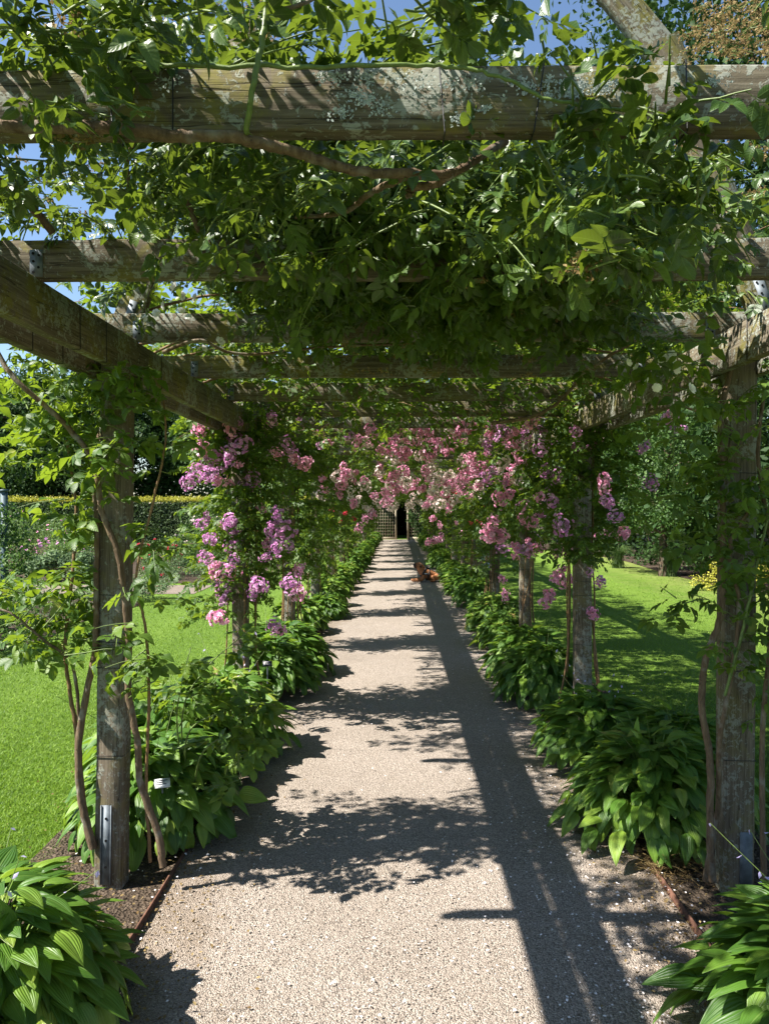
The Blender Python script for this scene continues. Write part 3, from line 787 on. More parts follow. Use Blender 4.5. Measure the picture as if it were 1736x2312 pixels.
# overhead foliage for one side of one bay, in the frame of its rose (x measured towards the middle for the left side)
def overhead(seed, n, size, tmpl, xr=(-.45, 1.5), yr=(-1.4, 1.4), zr=(2.46, 3.05), ln=.42, mat='rose', stems=True):
    global rng
    keep = rng; rng = np.random.default_rng(seed)
    mbl = MB(); mbs = MB(); st = []; dr = []
    for k in range(n):
        st.append((rng.uniform(*xr), rng.uniform(*yr), rng.uniform(*zr))); a = rng.uniform(0, 2 * PI); dr.append((math.cos(a), math.sin(a), rng.uniform(-.25, .6)))
    foliage_from_shoots(mbl, mbs, shoots(st, dr, ln, .045, .8, .5), size, tmpl)
    for k in range(5):
        y0 = rng.uniform(*yr); l = smooth_line([(xr[0], y0, zr[0] - .1), (xr[0] * .5 + xr[1] * .5, y0 + rng.normal(0, .3), zr[0] + .15), (xr[1], y0 + rng.normal(0, .5), zr[0] + .1)], 6)
        tube(mbs, l, np.linspace(.009, .004, len(l)), 5)
    out = (mbl.mesh('overhead_leaves', M[mat]), mbs.mesh('overhead_twigs', M['redstem'])); rng = keep; return out
OVM = [overhead(200 + k, 260, .10, CPF) for k in range(3)]
for si in (0, 1):
    for i in range(2, len(PY)):
        t = roses[(si, i)]
        cm = COLN[si] if i <= 3 else COLM[(i + si * 2) % 3]
        rz = rng.uniform(0, 2 * PI)
        link('foliage', cm[0], t, rot=(0, 0, rz)); link('twigs', cm[1], t, rot=(0, 0, rz)); [link('cane', c_, t, rot=(0, 0, rz)) for c_ in cm[2]]
        ov = OVM[(i + si) % 3]
        if i < len(PY) - 1: link('foliage', ov[0], t, rot=(0, 0, PI if si else 0)); link('twigs', ov[1], t, rot=(0, 0, PI if si else 0))

for i in range(8, len(PY) - 1):
    for si in (0, 1):
        dz = -.30 - .07 * (i - 8)
        link('foliage', OVM[(i + si + 1) % 3][0], roses[(si, i)], loc=((.25 if si else -.25), .4, dz), rot=(0, 0, PI if si else 0))
# blossom clusters seen along the tunnel
def put_cluster(px, py, Y, kind, s=1.0):
    p = at(px, py, Y); si = 0 if p[0] < .1 else 1
    i = int(np.argmin([abs(PY[k] - p[1]) for k in range(len(PY))])); i = max(2, i)
    t = roses[(si, i)]; L = t.location
    c = link('flower_cluster', CL[kind][rng.integers(3)], t, loc=(p[0] - L.x, p[1] - L.y, p[2] - L.z), rot=tuple(rng.uniform(0, 2 * PI, 3)), scale=tuple(s * rng.uniform(.75, 1.2, 3)))
    return c
PUR_L = [(415, 900), (430, 925), (440, 965), (465, 990), (520, 960), (425, 1005), (455, 1025), (545, 1035), (480, 1010), (440, 990), (500, 1045), (620, 955), (640, 985), (600, 975), (655, 1000), (535, 1060), (445, 1120), (430, 1135), (480, 1135), (450, 1200), (480, 1240), (495, 1232), (565, 1262), (548, 1285), (610, 1140), (600, 1120), (620, 1150), (640, 1225), (595, 1190), (575, 1175), (470, 1332), (580, 890), (592, 905), (590, 1355), (605, 1360), (410, 1040), (500, 930), (560, 1270), (630, 1255), (645, 1285)]
PUR_L += [(rng.uniform(405, 520), rng.uniform(905, 1040)) for k in range(16)] + [(rng.uniform(440, 650), rng.uniform(1100, 1290)) for k in range(14)]
for a, b in PUR_L: put_cluster(a + rng.normal(0, 3), b + rng.normal(0, 3), rng.uniform(5.4, 6.0), 'purple' if rng.random() < .75 else 'pink', rng.uniform(.55, 1.1))
PUR_R = [(1175, 1018), (1190, 1082), (1165, 1075), (1200, 1130), (1215, 1140), (1295, 1040), (1300, 1085), (1345, 1150), (1385, 968), (1450, 903), (1430, 908), (1465, 925), (1400, 1038), (1310, 850), (1240, 960), (1310, 1080), (1270, 1230), (1280, 1322), (1160, 975), (1130, 945), (1110, 935), (1145, 915), (1320, 1115), (1285, 1255), (1245, 930)]
for a, b in PUR_R: put_cluster(a + rng.normal(0, 3), b + rng.normal(0, 3), rng.uniform(5.4, 6.0), 'purple' if rng.random() < .7 else 'pink', rng.uniform(.5, 1.0))
PIN_R = [(1080, 1075, 6.9), (1100, 1068, 6.9), (1065, 1150, 7.0), (1075, 1162, 7.0), (1050, 1150, 7), (1113, 1180, 6.8), (1115, 1200, 6.8), (1130, 1122, 7), (1150, 1128, 7), (1145, 1190, 6.8), (1163, 1182, 6.6), (1214, 1228, 6.3), (1213, 1250, 6.3), (1085, 1252, 8), (1185, 1285, 6.5), (1175, 1300, 6.5), (1090, 1285, 9)]
for a, b, Y in PIN_R: put_cluster(a, b, Y, 'pink', rng.uniform(.7, 1.0))
for k in range(78):
    a = rng.uniform(740, 1130); b = 960 + rng.normal(0, 38) + 12 * math.sin(a * .02); b = min(max(b, 882), 1035)
    put_cluster(a, b, rng.uniform(6.9, 8.4), 'pink' if rng.random() < .85 else 'pale', rng.uniform(.7, 1.2))
for k in range(34):
    put_cluster(rng.uniform(690, 1130), rng.uniform(1000, 1060), rng.uniform(10, 12), 'pink', rng.uniform(.7, 1.1))
for k in range(64):
    put_cluster(rng.uniform(680, 1040), 1052 + rng.normal(0, 20), rng.uniform(9.5, 14), 'pale' if rng.random() < .5 else 'pink', rng.uniform(.9, 1.3))
for k in range(40):
    put_cluster(rng.uniform(780, 980), 1090 + rng.normal(0, 9), rng.uniform(18, 27), 'pale', rng.uniform(1.0, 1.4))
for a, b in ((715, 1100), (718, 1112), (745, 1108), (727, 1158), (990, 1062), (1030, 1122), (1042, 1095), (1015, 1130), (975, 1075), (1040, 1130), (735, 1125), (765, 1120)): put_cluster(a, b, rng.uniform(12.5, 15), 'red', rng.uniform(.8, 1.1))
for a, b in ((945, 1165), (938, 1168), (953, 1160), (925, 1172), (1000, 1150), (985, 1130), (790, 1120), (775, 1140), (805, 1110), (935, 1120), (950, 1135), (655, 1240), (660, 1245)): put_cluster(a, b, rng.uniform(15, 18), 'pink', rng.uniform(.9, 1.3))
put_cluster(1065, 1158, 6.9, 'pink', 1.4)
for k in range(24): put_cluster(rng.uniform(1040, 1330), rng.uniform(1000, 1260), rng.uniform(5.8, 8), 'purple' if rng.random() < .4 else 'pink', rng.uniform(.5, .9))
for k in range(34): put_cluster(rng.uniform(1040, 1300), rng.uniform(890, 1040), rng.uniform(6, 8), 'purple' if rng.random() < .5 else 'pink', rng.uniform(.5, .9))
for k in range(22): put_cluster(rng.uniform(540, 760), rng.uniform(870, 1010), rng.uniform(6, 8), 'purple' if rng.random() < .6 else 'pink', rng.uniform(.5, .9))

# --- first left post: stems traced as real branches, with leafy shoots
def rose_near(si, lines, shoots_spec, name_i, size=.105):
    t = roses[(si, name_i)]
    for pts, r0, r1, mt in lines:
        mb = MB(); l = smooth_line(pts, 7, .0012); rr = np.linspace(r0, r1, len(l)) * (1 + .10 * np.array([mnoise.noise(Vector((q_ * .9, r0 * 900, 0))) for q_ in range(len(l))]))
        tube(mb, l, rr, 9, .5, 0, .05)
        # thorns and old knots
        for q in range(2, len(l) - 2, 2):
            if rng.random() < .7:
                o = rand_unit(1)[0]; o[2] *= .3; o /= np.linalg.norm(o); p = l[q] + o * rr[q] * .8; tube(mb, [p, p + o * rng.uniform(.006, .012) + np.array([0, 0, -.003])], [rr[q] * .28, rr[q] * .05], 4)
        rel(t, mb).obj('stem', M[mt], t)
    mbl = MB(); mbs = MB()
    for spec in shoots_spec:
        foliage_from_shoots(mbl, mbs, shoots(*spec[0]), spec[1], spec[2], .3, .003, 5)
    rel(t, mbl).obj('foliage', M['rose_shade' if name_i == 0 else 'rose'], t); rel(t, mbs).obj('twigs', M['greenstem'], t)
A = at
def along(pts, n, sp=.03):
    l = smooth_line(pts, 10); i = rng.integers(0, len(l), n); return l[i] + rng.normal(0, sp, (n, 3))
def dirs(n, bias=(0, 0, 0), up=(-.3, .7)):
    a = rng.uniform(0, 2 * PI, n); return np.stack([np.cos(a) + bias[0], np.sin(a) + bias[1], rng.uniform(*up, n) + bias[2]], 1)
def big(specs, k, dens):
    out = []
    for (st, dr, ln, spc, dp_, wd, stp), size, tm in specs:
        n = max(3, int(len(st) * dens)); ix = np.concatenate([np.arange(len(st)), rng.integers(0, len(st), max(0, n - len(st)))])[:n]; out.append(((st[ix] + rng.normal(0, .02, (n, 3)), dr[rng.integers(0, len(st), n)], ln, spc * 1.2, dp_, wd, stp), size * k, tm))
    return out
st1 = [A(348, 1880, 3.28), A(338, 1810, 3.28), A(300, 1700, 3.27), A(292, 1600, 3.25), A(272, 1500, 3.24), A(275, 1400, 3.24), A(268, 1320, 3.22), A(252, 1200, 3.2), A(215, 1100, 3.2), A(200, 1000, 3.2), A(150, 930, 3.2), A(110, 890, 3.15), A(30, 820, 3.1), A(-10, 760, 3.1), A(-60, 640, 3.1)]
st2 = [A(195, 1840, 3.3), A(170, 1740, 3.3), A(163, 1620, 3.3), A(180, 1510, 3.3), A(200, 1400, 3.3), A(203, 1250, 3.3), A(205, 1130, 3.3), A(200, 1000, 3.35), A(230, 860, 3.4)]
st3 = [A(180, 1800, 3.36), A(160, 1600, 3.36), A(145, 1500, 3.36), A(135, 1400, 3.36), A(150, 1250, 3.36), A(160, 1100, 3.4), A(140, 950, 3.4)]
st4 = [A(320, 1870, 3.36), A(312, 1700, 3.36), A(318, 1500, 3.3), A(310, 1350, 3.25), A(290, 1250, 3.22), A(330, 1080, 3.2), A(355, 950, 3.2), A(350, 850, 3.2)]
st5 = [A(165, 1560, 3.33), A(150, 1440, 3.3), A(80, 1380, 3.25), A(20, 1330, 3.2), A(-40, 1310, 3.2)]
L1 = [(st1, .0165, .010, 'stem'), (st2, .019, .008, 'stem'), (st3, .011, .006, 'redstem'), (st4, .008, .004, 'redstem'), (st5, .008, .004, 'stem')]
left_sp = [((along([A(130, 1450, 3.35), A(150, 1250, 3.35), A(150, 1100, 3.35), A(170, 950, 3.35), A(190, 830, 3.35)], 56, .05), dirs(56, (-.3, -.2, .1)), .20, .05, .8, .5, .035), .115, CP5),
           ((along([A(-10, 1300, 3.4), A(60, 1360, 3.3), A(150, 1420, 3.3)], 24, .06), dirs(24, (-.2, 0, .3)), .20, .045, .6, .5, .035), .10, CP5),
           ((along([A(40, 960, 3.6), A(120, 900, 3.4), A(180, 810, 3.4)], 34, .09), dirs(34, (-.5, 0, .2)), .3, .045, .7, .5, .035), .10, CP5),
           ((along([A(240, 1060, 3.2), A(260, 950, 3.2), A(270, 850, 3.2), A(280, 800, 3.2)], 22, .04), dirs(22, (0, -.4, -.2)), .18, .05, 1.0, .5, .035), .11, CP5),
           ((along([A(345, 1250, 3.2), A(350, 1080, 3.2), A(360, 950, 3.2), A(370, 860, 3.2)], 12, .03), dirs(12, (.2, -.2, -.2)), .14, .05, 1.1, .5, .035), .115, CP5),
           ((along([A(275, 1250, 3.18), A(300, 1400, 3.2), A(315, 1500, 3.2)], 11, .03), dirs(11, (.3, -.3, -.3)), .16, .055, 1.1, .5, .035), .11, CP5),
           ((along([A(60, 880, 3.5), A(-10, 790, 3.4)], 12, .09), dirs(12, (-.2, 0, .1)), .25, .05, .7, .5, .035), .10, CP5)]
left_sp = big(left_sp, .98, 1.1); rose_near(0, L1, left_sp, 1)
# right post
rt1 = [A(1535, 1900, 3.25), A(1530, 1800, 3.25), A(1530, 1650, 3.25), A(1512, 1520, 3.24), A(1520, 1420, 3.24), A(1550, 1330, 3.24), A(1555, 1200, 3.24), A(1553, 1050, 3.24), A(1550, 900, 3.26), A(1570, 800, 3.3)]
rt2 = [A(1520, 1900, 3.32), A(1545, 1750, 3.3), A(1550, 1600, 3.22), A(1580, 1420, 3.2), A(1590, 1300, 3.2), A(1570, 1180, 3.2), A(1610, 1100, 3.2), A(1650, 1010, 3.2)]
rt3 = [A(1645, 1900, 3.2), A(1640, 1600, 3.2), A(1655, 1400, 3.2), A(1660, 1200, 3.2), A(1630, 1000, 3.25), A(1640, 850, 3.3)]
rt4 = [A(1560, 1500, 3.2), A(1600, 1350, 3.18), A(1630, 1200, 3.18), A(1665, 1060, 3.18), A(1690, 950, 3.18)]
R1 = [(rt1, .0165, .012, 'stem'), (rt2, .013, .006, 'stem'), (rt3, .012, .008, 'stem'), (rt4, .007, .005, 'greenstem'), ([A(1440, 760, 3.1), A(1448, 900, 3.1), A(1450, 1050, 3.1), A(1455, 1150, 3.1)], .0035, .0015, 'greenstem')]
right_sp = [((along([A(1450, 780, 3.1), A(1450, 950, 3.1), A(1455, 1180, 3.1)], 20, .03), dirs(20, (-.2, -.2, -.3)), .13, .055, 1.2, .5, .035), .105, CP5),
            ((along([A(1490, 1050, 3.25), A(1500, 1250, 3.25), A(1480, 1310, 3.2), A(1500, 1360, 3.2)], 20, .03), dirs(20, (-.2, -.2, -.2)), .10, .055, 1.0, .5, .035), .105, CP5),
            ((along([A(1640, 800, 3.2), A(1640, 1000, 3.2), A(1640, 1200, 3.2), A(1650, 1400, 3.2)], 44, .07), dirs(44, (.1, -.4, -.1)), .22, .05, 1.0, .5, .035), .105, CP5),
            ((along([A(1330, 830, 2.95), A(1440, 760, 2.95), A(1500, 760, 2.95)], 16, .04), dirs(16, (-.4, -.2, -.3)), .18, .05, .9, .5, .035), .10, CP5),
            ((along([A(1560, 840, 3.3), A(1540, 900, 3.3), A(1520, 1050, 3.3)], 18, .05), dirs(18, (-.3, -.1, 0)), .22, .05, .9, .5, .035), .10, CP5),
            ((along([A(1600, 1000, 3.18), A(1570, 1180, 3.18), A(1590, 1300, 3.18), A(1580, 1450, 3.18)], 34, .04), dirs(34, (.1, -.6, 0)), .16, .05, .9, .5, .035), .095, CP5), ((along([A(1640, 1100, 3.3), A(1655, 1300, 3.3), A(1655, 1500, 3.3)], 24, .05), dirs(24, (.1, -.3, 0)), .2, .05, .9, .5, .035), .10, CP5), ((along([A(1480, 860, 3.2), A(1500, 1000, 3.2), A(1500, 1150, 3.2)], 16, .04), dirs(16, (-.2, -.3, -.2)), .16, .05, .9, .5, .035), .10, CP5)]
right_sp = big(right_sp, .95, .95); rose_near(1, R1, right_sp, 1)

# --- canopy of the nearest beams, belongs to the roses rooted beside the camera
old = [A(-60, 262, 1.44), A(80, 272, 1.44), A(250, 275, 1.44), A(380, 293, 1.44), A(470, 292, 1.45), A(560, 308, 1.47), A(640, 330, 1.5), A(700, 352, 1.53), A(780, 372, 1.55), A(880, 378, 1.57), A(975, 378, 1.6), A(1030, 345, 1.66), A(1090, 312, 1.75)]
cane = [A(120, 95, 1.5), A(250, 128, 1.47), A(420, 142, 1.455), A(700, 146, 1.45), A(900, 145, 1.45), A(1000, 155, 1.445), A(1090, 178, 1.435), A(1180, 220, 1.42), A(1290, 240, 1.41), A(1390, 255, 1.40), A(1420, 290, 1.39), A(1425, 335, 1.39)]
vert = [A(580, -40, 1.42), A(575, 45, 1.42), A(560, 120, 1.41), A(545, 200, 1.41), A(532, 285, 1.45), A(531, 300, 1.52)]
br2 = [A(580, 20, 1.43), A(620, 22, 1.44), A(680, 0, 1.46), A(720, -30, 1.47)]
hang = [A(1290, 240, 1.41), A(1305, 300, 1.40), A(1310, 380, 1.40), A(1290, 440, 1.40), A(1275, 500, 1.40), A(1262, 560, 1.40)]
br3 = [A(880, 380, 1.57), A(800, 420, 1.8), A(740, 460, 1.9), A(640, 470, 2.1)]
br4 = [A(975, 378, 1.6), A(940, 400, 1.61), A(890, 410, 1.62), A(885, 430, 1.62)]
br5 = [A(1140, 290, 1.6), A(1190, 380, 1.7), A(1230, 450, 1.8), A(1250, 560, 1.9)]
br6 = [A(110, 500, 2.42), A(60, 440, 2.35), A(0, 390, 2.3), A(-60, 350, 2.2)]
br7 = [A(430, 500, 2.45), A(400, 420, 2.4), A(385, 380, 2.3), A(390, 320, 2.2)]
br8 = [A(350, 760, 3.0), A(430, 735, 3.0), A(520, 765, 3.1), A(700, 750, 3.2), A(850, 745, 3.3)]
br9 = [A(1060, 915, 4.2), A(1150, 900, 4.2), A(1210, 865, 4.2), A(1270, 800, 4.1), A(1400, 720, 3.8)]
br10 = [A(280, 520, 2.3), A(282, 440, 2.3), A(275, 350, 2.25), A(290, 300, 2.2)]
def canopy(xr, yr, zr, n, ln, up=(-.4, .4), bias=(0, 0, 0)):
    st = np.stack([rng.uniform(*xr, n), rng.uniform(*yr, n), rng.uniform(*zr, n)], 1)
    return (st, dirs(n, bias, up), ln, .045, .8, .5, .035)
Lc = [(old, .0125, .0095, 'stem'), (vert, .0065, .005, 'greenstem'), (br2, .0045, .0035, 'stem'), (br3, .009, .005, 'stem'), (br6, .013, .01, 'stem'), (br7, .009, .006, 'stem'), (br8, .008, .005, 'stem'), (br10, .007, .005, 'stem')]
lc_sp = [(canopy((-1.5, -.35), (1.55, 2.4), (2.66, 3.0), 80, .26), .095, CP7),
         (canopy((-1.6, -.4), (2.5, 3.6), (2.66, 3.2), 100, .28), .10, CP5),
         (canopy((-.45, .1), (1.7, 3.6), (2.52, 2.78), 120, .28, (-.7, .3)), .10, CP5),
         (canopy((-.25, -.12), (1.3, 1.7), (2.68, 2.8), 5, .16, (.1, .5)), .085, CP7),
         ((along([A(20, 60, 1.4), A(200, 80, 1.4), A(420, 60, 1.45)], 30, .05), dirs(30, (0, -.2, .0)), .2, .045, .9, .5, .03), .085, CP7),
         ((along([A(100, 200, 1.38), A(180, 120, 1.38)], 8, .04), dirs(8, (0, -.2, -.4)), .15, .05, 1.0, .5, .03), .08, CP7),
         ((along([A(100, 330, 1.75), A(500, 340, 1.75), A(640, 380, 1.8)], 20, .06), dirs(20, (0, 0, -.5)), .2, .05, 1.0, .5, .03), .09, CP7)]
lc_sp.append((canopy((-2.5, 1.1), (.55, 1.22), (2.74, 3.15), 95, .3, (-.1, .4)), .11, CP5)); lc_sp = big(lc_sp, .82, 1.25); rose_near(0, Lc, lc_sp, 0)  # appended layer is out of view, added to throw leaf shade on the first beam
Rc = [(cane, .0052, .0022, 'greenstem'), (hang, .0032, .0018, 'greenstem'), (br4, .011, .008, 'stem'), (br5, .006, .004, 'greenstem'), (br9, .011, .008, 'stem')]
rc_sp = [(canopy((-.15, .95), (2.0, 3.3), (2.52, 2.80), 300, .28, (-.8, .2)), .10, CP5), (canopy((-.2, 1.0), (2.9, 4.2), (2.6, 3.15), 170, .30, (-.2, .4)), .10, CP5),
         (canopy((.1, .7), (2.0, 2.9), (2.48, 2.6), 80, .2, (-.9, .0)), .095, CP5),
         (canopy((1.25, 2.0), (2.2, 3.8), (2.66, 3.0), 70, .22), .10, CP5), (canopy((-.9, .6), (2.2, 4.6), (2.95, 3.3), 360, .35, (-.3, .1)), .13, CPF), (canopy((-.55, .9), (2.3, 3.6), (2.6, 2.85), 300, .3, (-.5, .1)), .10, CP5), (canopy((-.8, .5), (2.3, 4.2), (3.1, 3.35), 160, .35, (-.3, .0)), .14, CPF),
         (canopy((.0, .18), (1.35, 1.6), (2.68, 2.8), 12, .22, (.2, .9)), .085, CP7),
         (canopy((.28, .45), (1.4, 1.8), (2.68, 2.8), 7, .15, (0, .6)), .09, CP7),
         (canopy((.45, .6), (1.5, 2.0), (2.66, 2.75), 4, .12, (0, .3)), .09, CP7),
         ((along(hang, 16, .015), dirs(16, (0, -.3, -.4)), .13, .05, 1.0, .5, .03), .10, CP7),
         ((along([A(1250, 220, 1.41), A(1440, 270, 1.4)], 9, .02), dirs(9, (0, -.2, .2)), .10, .05, .8, .5, .03), .085, CP7),
         ((along([A(1180, 330, 1.6), A(1380, 330, 1.6), A(1420, 480, 1.6)], 22, .06), dirs(22, (0, 0, -.5)), .18, .05, 1.0, .5, .03), .09, CP7)]
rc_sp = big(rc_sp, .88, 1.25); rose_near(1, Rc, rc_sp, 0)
# leaves of the first bays beyond, on the first posts' roses
for si in (0, 1):
    t = roses[(si, 1)]
    ov = OVM[si]
    link('foliage', ov[0], t, loc=(0, 1.5, .14), rot=(0, 0, PI if si else 0)); link('twigs', ov[1], t, loc=(0, 1.5, .14), rot=(0, 0, PI if si else 0))

# faded flower heads: little tan sprays in the near canopy
def dry_heads(t, centers, per, spread, size):
    mb = MB(); st = MB()
    for c in centers:
        c = np.asarray(c); n = per
        d = rand_unit(n); d[:, 2] = np.abs(d[:, 2]) * .5 - .3; P = c + d * spread * rng.uniform(.4, 1, (n, 1))
        for k in range(0, n, 2): tube(st, [c, P[k]], .0009, 3)
        for q in range(3):
            scatter(mb, LF[0] * np.array([1, 1.2, 1]), LF[1], P + rng.normal(0, size * .25, P.shape), frames(rand_unit(n), rand_unit(n)), size * rng.uniform(.6, 1.2, n), rng.random(n))
    rel(t, mb).obj('faded_flowers', M['dry'], t); rel(t, st).obj('flower_stalks', M['greenstem'], t)
cs = [A(130, 30, 1.45), A(180, 40, 1.45), A(120, 60, 1.45), A(150, 300, 1.5), A(180, 270, 1.45)] + [A(rng.uniform(330, 600), rng.uniform(0, 110), rng.uniform(2.2, 3)) for k in range(26)] + [A(rng.uniform(0, 350), rng.uniform(330, 480), rng.uniform(2.6, 3.4)) for k in range(22)]
dry_heads(roses[(0, 0)], cs, 14, .05, .011)
cs = [A(1265, 560, 1.4), A(1300, 580, 1.4), A(1340, 555, 1.42), A(1245, 585, 1.4)] + [A(rng.uniform(1480, 1661), rng.uniform(20, 140), rng.uniform(2, 3)) for k in range(60)] + [A(rng.uniform(1000, 1400), rng.uniform(500, 680), rng.uniform(2.2, 3.2)) for k in range(46)] + [A(rng.uniform(600, 1300), rng.uniform(560, 840), rng.uniform(3, 4.5)) for k in range(40)] + [A(rng.uniform(1430, 1661), rng.uniform(310, 480), rng.uniform(2.6, 3.4)) for k in range(26)]
dry_heads(roses[(1, 0)], cs, 14, .045, .011)

# white single flowers near the right purlin and over the left beam
fl = MB()
tv, tf = RO2
def white_sprays(t, pts):
    for p in pts:
        link('white_flower', BL['f_white'], t, loc=tuple(np.array(p) - np.array(t.location)), rot=(1.3 + rng.normal(0, .5), rng.normal(0, .5), rng.uniform(0, 6)), scale=(rng.uniform(.016, .025),) * 3)
white_sprays(roses[(1, 1)], [A(x + rng.normal(0, 5), y + rng.normal(0, 5), 2.9) for x, y in ((1440, 765), (1450, 775), (1430, 775), (1455, 805), (1395, 830), (1412, 840), (1480, 845), (1350, 790), (1355, 800), (1445, 800), (1425, 835))])
white_sprays(roses[(0, 1)], [A(x + rng.normal(0, 14), y + rng.normal(0, 12), 3.2) for x, y in ((390, 650), (420, 660), (330, 690), (370, 640), (350, 665), (470, 735), (455, 760), (300, 700), (480, 735), (410, 690), (360, 700), (440, 640))])

# arching low rose between first and second left posts
t = empty('rose_bush', (A(400, 1760, 3.9)[0], 4.0, .012)); tag(t, 'low arching leafy rose shoots among the hostas by the nearest left post', 'rose bush')
mb = MB(); lines = []
b0 = np.array([t.location.x, 4.0, .012])
for a_, b_, c_ in ((A(390, 1560, 3.8), A(440, 1450, 3.8), A(540, 1360, 4.0)), (A(400, 1600, 3.7), A(480, 1540, 3.7), A(560, 1520, 3.8)), (A(380, 1580, 3.8), A(390, 1480, 3.8), A(410, 1400, 3.9)), (A(430, 1640, 3.6), A(500, 1600, 3.6), A(520, 1700, 3.6))):
    l = smooth_line([b0, a_, b_, c_], 8); lines.append(l); tube(mb, l, np.linspace(.006, .002, len(l)), 6)
rel(t, mb).obj('stem', M['greenstem'], t)
mbl = MB(); mbs = MB()
foliage_from_shoots(mbl, mbs, shoots(np.concatenate([l[10:][rng.integers(0, len(l) - 10, 9)] for l in lines]), dirs(36, (.2, -.2, 0)), .14, .05, .9, .5, .035), .12, CP7, .25)
rel(t, mbl).obj('foliage', M['rose'], t); rel(t, mbs).obj('twigs', M['greenstem'], t)

# ------------------------------------------------------------------ trees, hedges and shrubs
def clump_leaves(mb, centers, rad, n_per, size, squash=.75, tmpl=LF, up=.5):
    C = np.repeat(np.asarray(centers, float), n_per, axis=0); n = len(C)
    d = rand_unit(n); r = np.repeat(np.broadcast_to(rad, (len(centers),)), n_per) * rng.random(n) ** .4
    P = C + d * r[:, None] * np.array([1, 1, squash]); P[:, 2] = np.maximum(P[:, 2], .03)
    nr = d + rng.normal(0, .5, (n, 3)) + np.array([0, 0, up])
    R = frames(rand_unit(n) + np.array([0, 0, -.3]), nr)
    rr = np.clip(np.repeat(rng.normal(.45, .17, len(centers)), n_per) + rng.normal(0, .15, n), 0, 1)
    scatter(mb, tmpl[0], tmpl[1], P, R, size * rng.uniform(.6, 1.3, n), rr)
def tree(name, x, y, H, R, label, cat, mat, n_cl=60, n_per=260, leaf=.13, z0=None, group=None, trunk=.22, limbs=7, shape=1.0):
    t = empty(name, (x, y, 0)); tag(t, label, cat, group)
    z0 = H * .25 if z0 is None else z0
    tb = MB(); l = smooth_line([(0, 0, -.05), (rng.normal(0, .1), rng.normal(0, .1), H * .35), (rng.normal(0, .25), rng.normal(0, .25), H * .8)], 6)
    tube(tb, l, np.linspace(trunk, trunk * .3, len(l)), 10, .5, 0, .04)
    cz = (z0 + H) / 2; hz = (H - z0) / 2
    C = []
    while len(C) < n_cl:
        d = rng.normal(size=3); d /= np.linalg.norm(d); q = rng.random() ** .38
        tz = d[2] * q; k = (1 - .35 * max(0, tz)) if shape == 1 else (1 - .75 * (tz + 1) / 2)
        C.append((d[0] * q * R * k, d[1] * q * R * k, cz + tz * hz))
    for k in range(limbs):
        c = C[rng.integers(n_cl)]; a = l[int(len(l) * rng.uniform(.3, .8))]
        tube(tb, smooth_line([a, (a + np.array(c)) / 2 + np.array([0, 0, .2]), c], 4), np.linspace(trunk * .35, trunk * .08, 9), 6)
    tb.obj('trunk', M['bark'], t)
    mb = MB(); clump_leaves(mb, C, R * rng.uniform(.2, .36, n_cl), n_per, leaf)
    mb.obj('crown', mat, t, smooth=False); return t
# right: dark evergreens standing beyond the lawn
spots = [(11.5, 11.5, 11, 3.4), (9.6, 17.0, 19, 6.0), (8.8, 24.5, 14, 4.0), (7.6, 31.5, 12, 3.8), (14.5, 19, 16, 4.6), (13.5, 28, 15, 4.5), (6.5, 40, 12, 4.0), (11.5, 37, 13, 4.5)]
lab = ['nearest tall dark evergreen beyond the right lawn, at the edge of the photo', 'tallest dark evergreen rising above the pergola on the right', 'dark evergreen behind the lawn seen right of the second right post', 'dark evergreen beyond the lawn, close to the far end of the pergola', 'dark evergreen in the rear row behind the tallest one on the right', 'rear dark evergreen further back behind the right lawn', 'dark evergreen just right of the trellis gate', 'farthest dark evergreen of the right wood']
for (x, y, h, r), lb in zip(spots, lab):
    tree('evergreen_tree', x, y, h, r, lb, 'tree', M['tree_dark'], 90 if r < 5 else 190, 300, .17, z0=.3, group='dark trees beyond the right lawn', trunk=.3)
# trunk seen in the gap and light laurel boughs in front of the dark wood
def bush(name, x, y, rx, ry, h, label, cat, mat, n_cl=30, n_per=160, leaf=.08, flowers=None, group=None, cl_r=.3, z0=0.1, nfl=20, fs=.05):
    t = empty(name, (x, y, 0)); tag(t, label, cat, group)
    C = np.stack([rng.uniform(-1, 1, n_cl), rng.uniform(-1, 1, n_cl), rng.random(n_cl) ** .7], 1)
    C = C[(C[:, 0] ** 2 + C[:, 1] ** 2 + (C[:, 2] * .8) ** 2) < 1.05]
    C = C * np.array([rx, ry, h - cl_r * h * .5]) + np.array([0, 0, z0])
    mb = MB(); clump_leaves(mb, C, cl_r * min(rx, h), n_per, leaf); mb.obj('foliage', mat, t, smooth=False)
    sb = MB()
    for c in C[:10]: tube(sb, smooth_line([(0, 0, 0), (c * .5 + np.array([0, 0, .1])), c], 3), .012, 5)
    sb.obj('stems', M['stem'], t)
    if flowers:
        fb = MB(); n = nfl; d = rand_unit(n); d[:, 2] = np.abs(d[:, 2]); d[:, 1] -= .4
        P = d * np.array([rx, ry, h]) * rng.uniform(.85, 1.05, (n, 1)) + np.array([0, 0, z0])
        for p in P: link('flower', BL[flowers], t, loc=tuple(p), rot=tuple(rng.normal(0, .6, 3)), scale=(fs * rng.uniform(.6, 1.1),) * 3)
    return t
